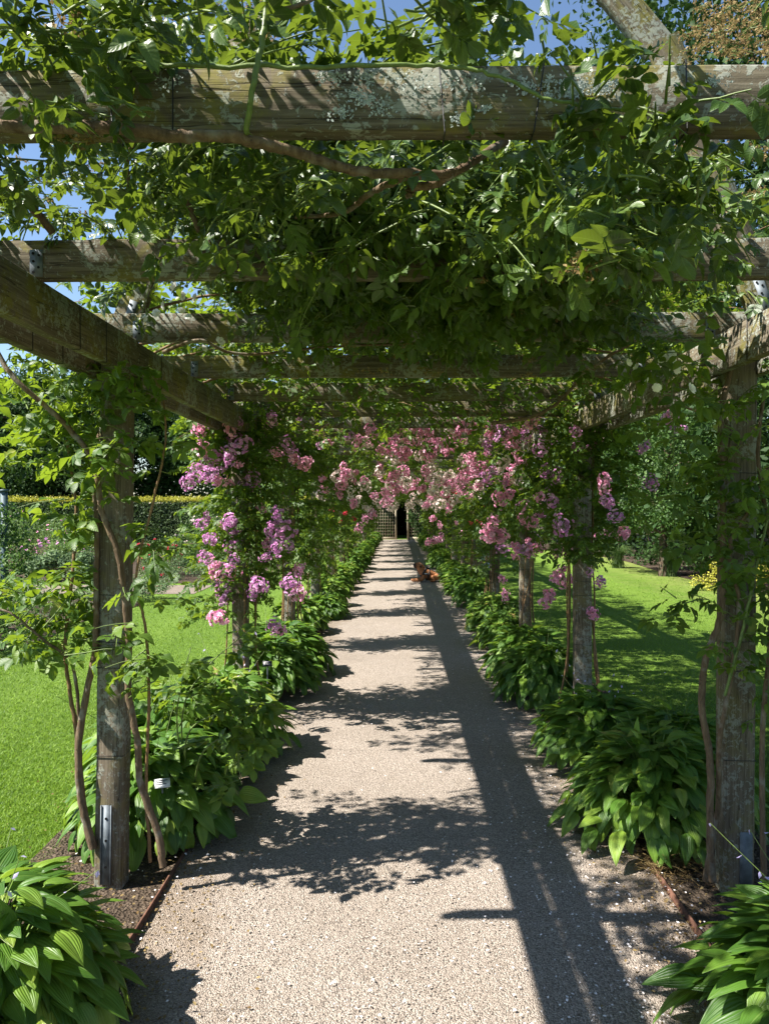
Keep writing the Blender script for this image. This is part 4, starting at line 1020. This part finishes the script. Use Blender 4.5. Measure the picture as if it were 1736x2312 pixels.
for k, (x, y, rx, ry, h) in enumerate(((10.6, 12.5, 1.8, 1.8, 3.6), (10.2, 17.0, 2.0, 2.2, 4.2), (9.4, 21.6, 2.0, 2.2, 4.2), (9.0, 26.5, 2.0, 2.4, 4.4), (7.6, 31.5, 2.0, 2.4, 4.2), (5.6, 36.0, 1.8, 2.0, 3.8), (8.6, 36.5, 2.2, 2.0, 4.2))):
    bush('dark_shrub', x, y, rx, ry, h, f'tall dark evergreen shrub under the right wood, {ordn[k]} from the camera', 'shrub', M['tree_dark'], 70, 260, .12, None, 'dark understorey of the right wood', .26)
t = tree('laurel_tree', 6.6, 18.6, 4.4, 2.1, 'light green broadleaf tree with drooping boughs in front of the dark wood', 'tree', M['tree_mid'], 60, 420, .085, z0=1.1, trunk=.12)
t = tree('laurel_tree', 8.4, 20.5, 5.6, 2.2, 'pale leafy tree seen between the second and nearest right posts', 'tree', M['tree_mid'], 70, 420, .09, z0=1.4, trunk=.24)
bush('shrub', 7.9, 18.8, 1.3, 1.0, 1.5, 'rounded dark green shrub below the pale trees on the right', 'shrub', M['tree_mid'], 26, 240, .07)
bush('shrub', 10.2, 15.5, 1.6, 1.2, 2.2, 'dark shrub at the right edge behind the nearest right post', 'shrub', M['tree_mid'], 30, 240, .08)
bush('golden_shrub', 7.2, 15.6, .95, .5, .55, 'low yellow-green golden shrub on the edge of the right lawn', 'shrub', M['yellow'], 40, 170, .05, cl_r=.4)
bush('golden_shrub', 8.2, 13.8, .9, .6, .9, 'yellow-green golden shrub seen right of the nearest right post', 'shrub', M['yellow'], 34, 170, .055, cl_r=.4)
def grass_tuft(x, y, h, n, label):
    mb = MB()
    for k in range(n):
        a = rng.uniform(0, 2 * PI); r = rng.uniform(.3, 1) * h * .8; l = smooth_line([(rng.normal(0, .08), rng.normal(0, .08), 0), (math.cos(a) * r * .4, math.sin(a) * r * .4, h * rng.uniform(.6, .9)), (math.cos(a) * r, math.sin(a) * r, h * rng.uniform(.5, .9))], 4)
        tube(mb, l, np.linspace(.006, .001, len(l)), 3, rng.random())
    o = mb.obj('ornamental_grass', M['bush']); o.location = (x, y, 0); tag(o, label, 'ornamental grass')
grass_tuft(6.75, 18.6, .8, 260, 'arching green grass tuft left of the low golden shrub')
grass_tuft(6.2, 21.0, .7, 220, 'shaded grass tuft at the foot of the dark wood')
# left: trees behind the clipped hedge
sp = [(-22, 44, 10.5, 5.0), (-15.5, 41.5, 9.6, 4.4), (-9.8, 42, 9.2, 4.2), (-4.8, 44, 9.6, 4.0), (-.6, 46, 9.8, 3.8), (3.6, 47, 10.5, 3.8), (-28, 38, 12, 5.0), (-18.6, 39.5, 9.0, 4.2), (-25, 40, 10, 4.5)]
lab = ['wide dark tree behind the hedge at the left edge', 'dark tree behind the hedge, left of the nearest left post', 'dark tree behind the hedge, right of the nearest left post', 'dark tree behind the left row of posts near the trellis', 'dark tree straight behind the trellis gate', 'dark tree behind the right trellis panel', 'tall dark tree far out on the left behind the garden', 'dark tree between the two widest ones behind the hedge', 'dark tree behind the hedge at the far left of the hedge']
for (x, y, h, r), lb in zip(sp, lab):
    tree('woodland_tree', x, y, h, r, lb, 'tree', M['tree_dark'], 100, 300, .22, z0=.3, group='dark trees behind the garden', trunk=.3)
def hedge(x0, x1, y0, y1, h, label, mat, n, leaf, topmat=None):
    t = empty('clipped_hedge', ((x0 + x1) / 2, (y0 + y1) / 2, 0)); tag(t, label, 'hedge')
    L = np.array(t.location)
    mb = MB(); box(mb, (x0 + .08 - L[0], y0 + .08 - L[1], 0), (x1 - .08 - L[0], y1 - .08 - L[1], h - .08)); mb.obj('inner_twigs', M['core'], t, smooth=False)
    mb = MB(); P = np.stack([rng.uniform(x0, x1, n), y0 + rng.normal(0, .03, n), rng.uniform(0, h, n)], 1) - L
    scatter(mb, LF[0], LF[1], P, frames(rand_unit(n), np.array([0, -1, .3]) + rng.normal(0, .5, (n, 3))), leaf * rng.uniform(.6, 1.3, n), rng.random(n))
    nn = n // 4; P = np.stack([np.where(rng.random(nn) < .5, x0, x1), rng.uniform(y0, y1, nn), rng.uniform(0, h, nn)], 1) - L
    scatter(mb, LF[0], LF[1], P, frames(rand_unit(nn), rand_unit(nn)), leaf * rng.uniform(.6, 1.3, nn), rng.random(nn))
    mb.obj('foliage', mat, t, smooth=False)
    tb = MB(); P = np.stack([rng.uniform(x0, x1, n), rng.uniform(y0 - .05, y1, n), h + np.abs(rng.normal(0, .09, n))], 1) - L
    scatter(tb, LF[0], LF[1], P, frames(rand_unit(n) + np.array([0, 0, .6]), rand_unit(n) + np.array([0, 0, 1])), leaf * rng.uniform(.6, 1.3, n), rng.random(n)); tb.obj('top_shoots', topmat or mat, t, smooth=False)
hedge(-26, -3.2, 34.6, 36, 1.95, 'long clipped green hedge with sunlit yellow painted into its top behind the rose garden', M['hedge'], 26000, .10, M['yellow'])  # golden top leaves stand in for sunlight on the hedge
hedge(2.2, 5.2, 37.6, 38.8, 2.3, 'clipped dark hedge to the right of the trellis at the path end', M['tree_dark'], 8000, .1)
hedge(-4.6, -2.4, 38.2, 38.9, 1.5, 'short clipped dark hedge on the left of the trellis', M['tree_dark'], 8000, .1)
hedge(-2.6, -.35, 39.4, 44.5, 3.4, 'added tall yew hedge behind the trellis, darkening the gateway from the left', M['tree_dark'], 5000, .12)  # this hedge and the next two are added to shade the open gateway
hedge(.85, 3.2, 39.4, 44.5, 3.4, 'added tall yew hedge behind the trellis, darkening the gateway from the right', M['tree_dark'], 5000, .12)
hedge(-2.6, 3.2, 44.8, 46, 3.6, 'added yew hedge keeping the view through the gateway dark', M['tree_dark'], 5000, .12)
# rose garden shrubs at the left
gs = [(-9.6, 22.5, 1.5, 1.1, 1.45, 'f_pink', 'rounded pink-flowered rose shrub in front of the hedge, left of the nearest left post'),
      (-6.0, 24.5, 1.5, 1.1, 1.5, 'f_pale', 'tall light green shrub in front of the hedge, right of the nearest left post'),
      (-4.6, 21.6, 1.3, 1.0, 1.15, 'f_red', 'red-flowered rose shrub right of the nearest left post'),
      (-3.6, 25.0, 1.1, 1.0, 1.6, None, 'leafy green shrub just left of the second left post'),
      (-5.9, 18.6, .9, .8, .8, 'f_red', 'smaller rose shrub with dark red flowers near the cross path'),
      (-8.6, 18.8, 1.2, .9, .85, 'f_purple', 'low shrub with purple flowers behind the cross path'),
      (-12.5, 20.5, 1.6, 1.2, 1.3, 'f_pink', 'green rose shrub at the far left of the rose garden'),
      (-13, 26, 2.0, 1.4, 1.5, 'f_pink', 'wide rose shrub at the left in front of the hedge'),
      (-3.3, 30.5, 1.0, 1.2, 1.7, None, 'leafy shrub behind the third left post')]
for x, y, rx, ry, h, f, lb in gs: bush('garden_shrub', x, y, rx, ry, h, lb, 'shrub', M['bush'], 44, 210, .06, f, 'shrubs of the rose garden', .32, nfl=38, fs=.05)
bush('leafy_perennial', -7.6, 16.9, .9, .5, .62, 'broad-leaved blue-green perennial beside the cross path', 'perennial', M['grey'], 30, 150, .09, None, None, .35)
bush('edging_perennial', -4.9, 13.4, 1.0, .75, .42, 'low grey-green mound at the corner of the lawn and cross path', 'perennial', M['grey'], 60, 190, .035, None, 'low mounds edging the left beds', .42)
bush('edging_perennial', -5.7, 9.6, 1.1, .9, .5, 'low silvery mound at the left edge of the near lawn', 'perennial', M['grey'], 60, 190, .035, None, 'low mounds edging the left beds', .42)
bush('edging_perennial', -4.6, 17.3, 1.3, .5, .5, 'long grey-green mound behind the cross path', 'perennial', M['grey'], 60, 190, .035, None, 'low mounds edging the left beds', .42)
bush('edging_perennial', -6.9, 12.0, 1.6, 1.1, .5, 'wide silvery mound in the left bed before the cross path', 'perennial', M['grey'], 70, 190, .035, None, 'low mounds edging the left beds', .42)
bush('garden_shrub', -5.0, 8.6, .8, .6, 1.0, 'light green leafy shrub at the left edge behind the nearest left post', 'shrub', M['bush'], 34, 120, .07, None, 'shrubs of the rose garden', .35)
# obelisk with climber, at the left edge
t = empty('plant_obelisk', (-5.47, 10.2, 0)); tag(t, 'blue-grey painted post with a dark climber at the left edge', 'plant support')
mb = MB(); box(mb, (-.035, -.035, 0), (.035, .035, 1.95)); box(mb, (-.05, -.05, 1.95), (.05, .05, 1.98)); mb.obj('post', M['teal'], t, smooth=False)
mb = MB(); C = [(rng.normal(0, .10 + .16 * (1 - z / 1.6)), rng.normal(0, .12), z) for z in np.linspace(.1, 1.7, 26)]
clump_leaves(mb, C, .2, 90, .06); mb.obj('climber', M['tree_mid'], t, smooth=False)

# ------------------------------------------------------------------ trellis with gateway at the end of the path
def lattice(mb, x0, x1, z0, z1, y, sp=(.125, .15), w=.022, dpt=.014):
    x = x0
    while x <= x1 + 1e-3: box(mb, (x - w / 2, y, z0), (x + w / 2, y + dpt, z1)); x += sp[0]
    z = z0
    while z <= z1 + 1e-3: box(mb, (x0, y + dpt + .002, z - w / 2), (x1, y + 2 * dpt + .002, z + w / 2)); z += sp[1]
t = empty('trellis_screen', (0, 37.9, 0)); tag(t, 'pale wooden trellis screen with a dark open gateway at the end of the path', 'trellis')
mb = MB(); lattice(mb, -1.4, -.18, .16, 2.3, 0); mb.obj('lattice_panel', M['trellis'], t, smooth=False)
mb = MB(); lattice(mb, .56, 1.6, .16, 2.3, 0); mb.obj('lattice_panel', M['trellis'], t, smooth=False)
for x in (-1.46, -.12, .50, 1.66):
    mb = MB(); box(mb, (x - .05, -.03, 0), (x + .05, .07, 2.45)); mb.obj('post', M['trellis'], t, smooth=False)
mb = MB(); box(mb, (-1.41, -.005, .05), (-.17, .045, .15)); mb.obj('bottom_rail', M['trellis'], t, smooth=False)
mb = MB(); box(mb, (.55, -.005, .05), (1.61, .045, .15)); mb.obj('bottom_rail', M['trellis'], t, smooth=False)
t = empty('ivy', (1.1, 37.75, 0)); tag(t, 'dark climber covering the right trellis panel', 'climber')
mb = MB(); clump_leaves(mb, [(rng.uniform(-.5, .5), rng.normal(0, .08), rng.uniform(.2, 2.3)) for k in range(30)], .22, 90, .09); mb.obj('foliage', M['tree_dark'], t, smooth=False)

# ------------------------------------------------------------------ labels on stakes
def plant_label(p, label, tilt, mat, w=.085, h=.055, stake=.3):
    t = empty('plant_label', (p[0], p[1], 0.01), .15); tag(t, label, 'plant label')
    mb = MB(); tube(mb, [(0, 0, 0), (0, 0, stake)], .0045, 6); mb.obj('stake', M['zinc'], t)
    mb = MB(); box(mb, (-w / 2, -.002, -h / 2), (w / 2, .002, h / 2)); o = mb.obj('plate', mat, t, smooth=False); o.location = (0, -.006, stake + .01); o.rotation_euler = (tilt, 0, .2)
    mb = MB()
    for k, (a, b) in enumerate(((-.8, .7), (-.8, .3), (-.8, .55))): box(mb, (a * w / 2, -.0042, h * (.25 - .2 * k)), (b * w / 2, -.0028, h * (.31 - .2 * k)))
    mb.obj('lettering', M['petal'] if mat is M['blackplate'] else M['hole'], o, smooth=False)
M['blackplate'] = mat_plain('black_plate', (.02, .022, .025), .35, .5)
M['whiteplate'] = mat_plain('white_plate', (.6, .62, .62), .4, .5)
plant_label(A(577, 1490, 6.0), 'small black plant label on a stake before the second left post', -.6, M['blackplate'], .075, .05, A(577, 1440, 6.0)[2])
plant_label(A(347, 1820, 3.62), 'small pale plant label among the hostas behind the nearest left post', -.9, M['whiteplate'], .075, .05, A(350, 1705, 3.62)[2])

# ------------------------------------------------------------------ litter on the ground
def litter():
    mb = MB(); n = 1300; Y = 2.3 / (1 - rng.random(n) * .86); x = rng.uniform(-1.0, 1.18, n)
    right = rng.random(n) < .72; x = np.where(right, np.clip(rng.normal(.85, .3, n), -1, 1.5), x)
    P = np.stack([x, Y, np.full(n, .036)], 1)
    V = LF[0] * np.array([1, 1.3, 1.2])
    scatter(mb, V, LF[1], P, frames(rand_unit(n) * np.array([1, 1, .15]), np.array([0, 0, 1.0]) + rng.normal(0, .25, (n, 3))), rng.uniform(.007, .015, n), rng.random(n))
    n = 260; P = np.stack([np.where(rng.random(n) < .5, rng.uniform(-1.75, -.9, n), rng.uniform(1.1, 1.9, n)), 2.6 / (1 - rng.random(n) * .6), np.full(n, .04)], 1)
    scatter(mb, V, LF[1], P, frames(rand_unit(n) * np.array([1, 1, .15]), np.array([0, 0, 1.0]) + rng.normal(0, .3, (n, 3))), rng.uniform(.008, .017, n), rng.random(n))
    tag(mb.obj('fallen_petals', M['petal']), 'pale fallen petals scattered over the gravel', 'fallen petals', kind='stuff')
    mb = MB(); n = 3200
    sd = rng.random(n) < .5; Y = 2.4 / (1 - rng.random(n) * .5)
    x = np.where(sd, -1.08 + np.abs(rng.normal(0, .2, n)) * np.where(rng.random(n) < .5, -2.5, 1), 1.22 + np.abs(rng.normal(0, .16, n)) * np.where(rng.random(n) < .5, 2.5, -1))
    P = np.stack([x, Y, np.full(n, .034)], 1)
    scatter(mb, LF[0], LF[1], P, frames(rand_unit(n) * np.array([1, 1, .3]), np.array([0, 0, 1.0]) + rng.normal(0, .5, (n, 3))), rng.uniform(.006, .022, n), rng.random(n))
    tag(mb.obj('leaf_litter', M['dry']), 'dry brown leaf litter and bark along the path edges', 'leaf litter', kind='stuff')
    mb = MB(); n = 5000; Y = 2.4 / (1 - rng.random(n) * .45); x = rng.uniform(-1.04, 1.18, n)
    tv = np.array([(1, 0, 0), (0, 1, 0), (-1, 0, 0), (0, -1, 0), (0, 0, .7), (0, 0, -.5)], float)
    tf = [np.array([(0, 1, 4), (1, 2, 4), (2, 3, 4), (3, 0, 4)])]
    scatter(mb, tv, tf, np.stack([x, Y, np.full(n, .026)], 1), frames(rand_unit(n) * np.array([1, 1, .2]), np.array([0, 0, 1.0]) + rng.normal(0, .2, (n, 3))), rng.uniform(.002, .0055, n), rng.random(n))
    m = mat_leaf('loose_stones', (.12, .095, .075), (.28, .235, .195), (.45, .40, .35), (.2, .2, .2), .02, .9, .2)
    tag(mb.obj('loose_stones', m, smooth=False), 'small loose stones on the gravel path', 'stones', kind='stuff')
litter()
# heap of dry brown fibre by the right edging
mb = MB(); n = 420; c = A(1440, 1880, 3.55)
for k in range(n):
    p = np.array([c[0], c[1], .02]) + rng.normal(0, 1, 3) * np.array([.07, .06, .0]) + np.array([0, 0, abs(rng.normal(0, .035))]); d = rng.normal(0, 1, 3) * np.array([.06, .06, .018])
    tube(mb, [p, p + d * .5 + np.array([0, 0, .008]), p + d], .0014, 3, rng.random())
o = rel(type('q', (), {'location': (c[0], c[1], 0)}), mb).obj('dry_moss_heap', M['dry']); o.location = (c[0], c[1], .0); tag(o, 'heap of dry brown fibre beside the right edging strip', 'plant debris')

# ------------------------------------------------------------------ dog and person (skinned figures)
def skin(name, V, E, Rr, mat, parent, sub=2):
    me = bpy.data.meshes.new(name + '_tmp'); me.from_pydata([tuple(v) for v in V], E, [])
    o = bpy.data.objects.new(name + '_tmp', me); COL.objects.link(o)
    m = o.modifiers.new('s', 'SKIN'); ly = me.skin_vertices[0].data
    for i, r in enumerate(Rr):
        r = (r, r) if isinstance(r, (int, float)) else r
        ly[i].radius = r; ly[i].use_root = (i == 0)
    s = o.modifiers.new('d', 'SUBSURF'); s.levels = sub; s.render_levels = sub
    dg = bpy.context.evaluated_depsgraph_get(); dg.update()
    nm = bpy.data.meshes.new_from_object(o.evaluated_get(dg))
    bpy.data.objects.remove(o); nm.materials.clear(); nm.materials.append(mat)
    for p in nm.polygons: p.use_smooth = True
    return link(name, nm, parent)
def mat_dog():
    m, nt_, out = newmat('tan_dog_coat'); g = N(nt_)
    tc = g.n('ShaderNodeTexCoord').outputs['Object']; f = g.noise(tc, 25, 4)
    c = g.ramp(f, [(.3, (.19, .075, .03)), (.7, (.31, .135, .055))])
    v = g.n('ShaderNodeVectorMath', operation='DISTANCE'); g.l(tc, v.inputs[0]); v.inputs[1].default_value = (-.30, 0, .34)
    mz = g.ramp(g.math('MULTIPLY', v.outputs['Value'], 5.0), [(.35, (1, 1, 1)), (.6, (0, 0, 0))])
    c = g.mix(mz, c, (.02, .013, .01))
    g.l(g.pbsdf(c, .65, .25, g.bump(f, .3, .004)), out.inputs[0]); return m
M['dog'] = mat_dog()
dp = A(922, 1254, 16.9)
dog = empty('dog', (dp[0], dp[1], .03), 0.12); dog.scale = (1.05,) * 3; tag(dog, 'tan dog with dark muzzle and black harness lying on the gravel path', 'dog')
DV = [(.22, 0, .12), (.10, 0, .14), (-.04, 0, .16), (-.10, 0, .22), (-.14, 0, .30), (-.19, 0, .355), (-.255, 0, .345), (-.30, 0, .335),   # rump..nose
      (-.07, -.09, .12), (-.12, -.10, .045), (-.25, -.10, .03), (-.34, -.10, .025),     # fore leg near
      (-.07, .09, .12), (-.12, .10, .045), (-.25, .10, .03), (-.34, .10, .025),
      (.20, -.12, .10), (.08, -.15, .11), (.15, -.16, .035), (.04, -.17, .025),          # hind leg near: thigh, knee, hock, paw
      (.20, .12, .10), (.08, .15, .11), (.15, .16, .035), (.04, .17, .025),
      (.32, .02, .06), (.42, .05, .035)]
DE = [(0, 1), (1, 2), (2, 3), (3, 4), (4, 5), (5, 6), (6, 7), (2, 8), (8, 9), (9, 10), (10, 11), (2, 12), (12, 13), (13, 14), (14, 15), (0, 16), (16, 17), (17, 18), (18, 19), (0, 20), (20, 21), (21, 22), (22, 23), (0, 24), (24, 25)]
DR = [.105, .11, .125, .108, .10, .092, .066, .05, .05, .038, .028, .03, .05, .038, .028, .03, .07, .05, .03, .025, .07, .05, .03, .025, .025, .012]
skin('body', DV, DE, DR, M['dog'], dog)
M['darkfur'] = mat_plain('dark_fur', (.05, .028, .018), .7, .2)
for s in (-1, 1):
    mb = MB(); mb.add([(-.165, s * .055, .40), (-.12, s * .075, .385), (-.135, s * .095, .30), (-.175, s * .085, .325), (-.14, s * .068, .36)], [(0, 1, 4), (1, 2, 4), (2, 3, 4), (3, 0, 4)], .5)
    e = mb.obj('ear', M['darkfur'], dog); md = e.modifiers.new('t', 'SOLIDIFY'); md.thickness = .008
mb = MB()
for s in (-1, 1): tube(mb, [(-.232, s * .045, .372), (-.240, s * .052, .372)], .009, 8)
mb.obj('eyes', M['blackwire'], dog)
M['harness'] = mat_plain('black_webbing', (.015, .015, .018), .6, .3)
mb = MB()
def ring(c, ax, ry, rz, r, n=20):
    p = []
    for k in range(n + 1):
        a = 2 * PI * k / n; p.append((c[0] + ax[0] * math.sin(a) * rz, c[1] + math.cos(a) * ry, c[2] + ax[1] * math.sin(a) * rz))
    return p
tube(mb, ring((.02, 0, .15), (.25, .97), .128, .125, 0), .016, 6); tube(mb, ring((-.08, 0, .21), (.55, .8), .108, .11, 0), .02, 6); tube(mb, [(-.05, 0, .295), (.0, 0, .28), (.05, 0, .27)], .03, 8)
for s in (-1, 1): tube(mb, [(-.10, s * .10, .17), (-.03, s * .128, .17), (.03, s * .13, .16)], .026, 6)
h = mb.obj('harness', M['harness'], dog)
mb = MB(); tube(mb, [(-.075, -.152, .18), (-.02, -.158, .178)], .009, 5); mb.obj('reflective_patch', M['petal'], h)

# person sitting on the ground behind the right posts
M['skin'] = mat_plain('skin', (.55, .3, .22), .55, .35, 0, 30, .1, .1)
M['shirt'] = mat_plain('white_blue_shirt', (.55, .62, .75), .85, .15)
M['shorts'] = mat_plain('dark_shorts', (.04, .045, .06), .85, .15)
M['hair'] = mat_plain('dark_brown_hair', (.035, .022, .015), .7, .3)
pp = A(1040, 1262, 17.4)
per = empty('person', (pp[0], pp[1], .03), 0.0); tag(per, 'person in a pale shirt sitting with raised knee behind the right-hand posts', 'person')
BV = [(.12, 0, .12), (.12, 0, .30), (.08, 0, .50), (.03, 0, .60), (.0, 0, .70), (-.02, 0, .80), (-.03, 0, .88),
      (.05, -.17, .56), (-.10, -.22, .40), (-.28, -.14, .46), (-.36, -.12, .50),
      (.05, .17, .56), (-.10, .22, .40), (-.28, .14, .46), (-.36, .12, .50),
      (.08, -.11, .12), (-.30, -.14, .50), (-.42, -.14, .10), (-.56, -.14, .05),
      (.08, .11, .12), (-.26, .16, .48), (-.36, .16, .10), (-.50, .16, .05)]
BE = [(0, 1), (1, 2), (2, 3), (3, 4), (4, 5), (5, 6), (3, 7), (7, 8), (8, 9), (9, 10), (3, 11), (11, 12), (12, 13), (13, 14), (0, 15), (15, 16), (16, 17), (17, 18), (0, 19), (19, 20), (20, 21), (21, 22)]
BR = [.13, .12, .125, .07, .055, .085, .075, .05, .04, .03, .035, .05, .04, .03, .035, .09, .055, .038, .035, .09, .055, .038, .035]
skin('body', BV, BE, BR, M['skin'], per)
skin('shirt', [(.12, 0, .16), (.12, 0, .30), (.08, 0, .50), (.04, 0, .59), (.05, -.17, .56), (-.05, -.205, .45), (.05, .17, .56), (-.05, .205, .45)], [(0, 1), (1, 2), (2, 3), (3, 4), (4, 5), (3, 6), (6, 7)], [.14, .135, .14, .085, .068, .06, .068, .06], M['shirt'], per)
skin('shorts', [(.12, 0, .14), (.08, -.11, .12), (-.16, -.13, .36), (.08, .11, .12), (-.14, .14, .34)], [(0, 1), (1, 2), (0, 3), (3, 4)], [.145, .105, .08, .105, .08], M['shorts'], per)
skin('hair', [(.02, 0, .80), (.0, 0, .885), (-.03, 0, .93)], [(0, 1), (1, 2)], [.08, .095, .075], M['hair'], per)
mb = MB()
for s in (-1, 1): tube(mb, [(-.108, s * .03, .845), (-.113, s * .03, .845)], .01, 8)
tube(mb, [(-.10, 0, .84), (-.125, 0, .81), (-.10, 0, .80)], .012, 6)
mb.obj('face', M['skin'], per)
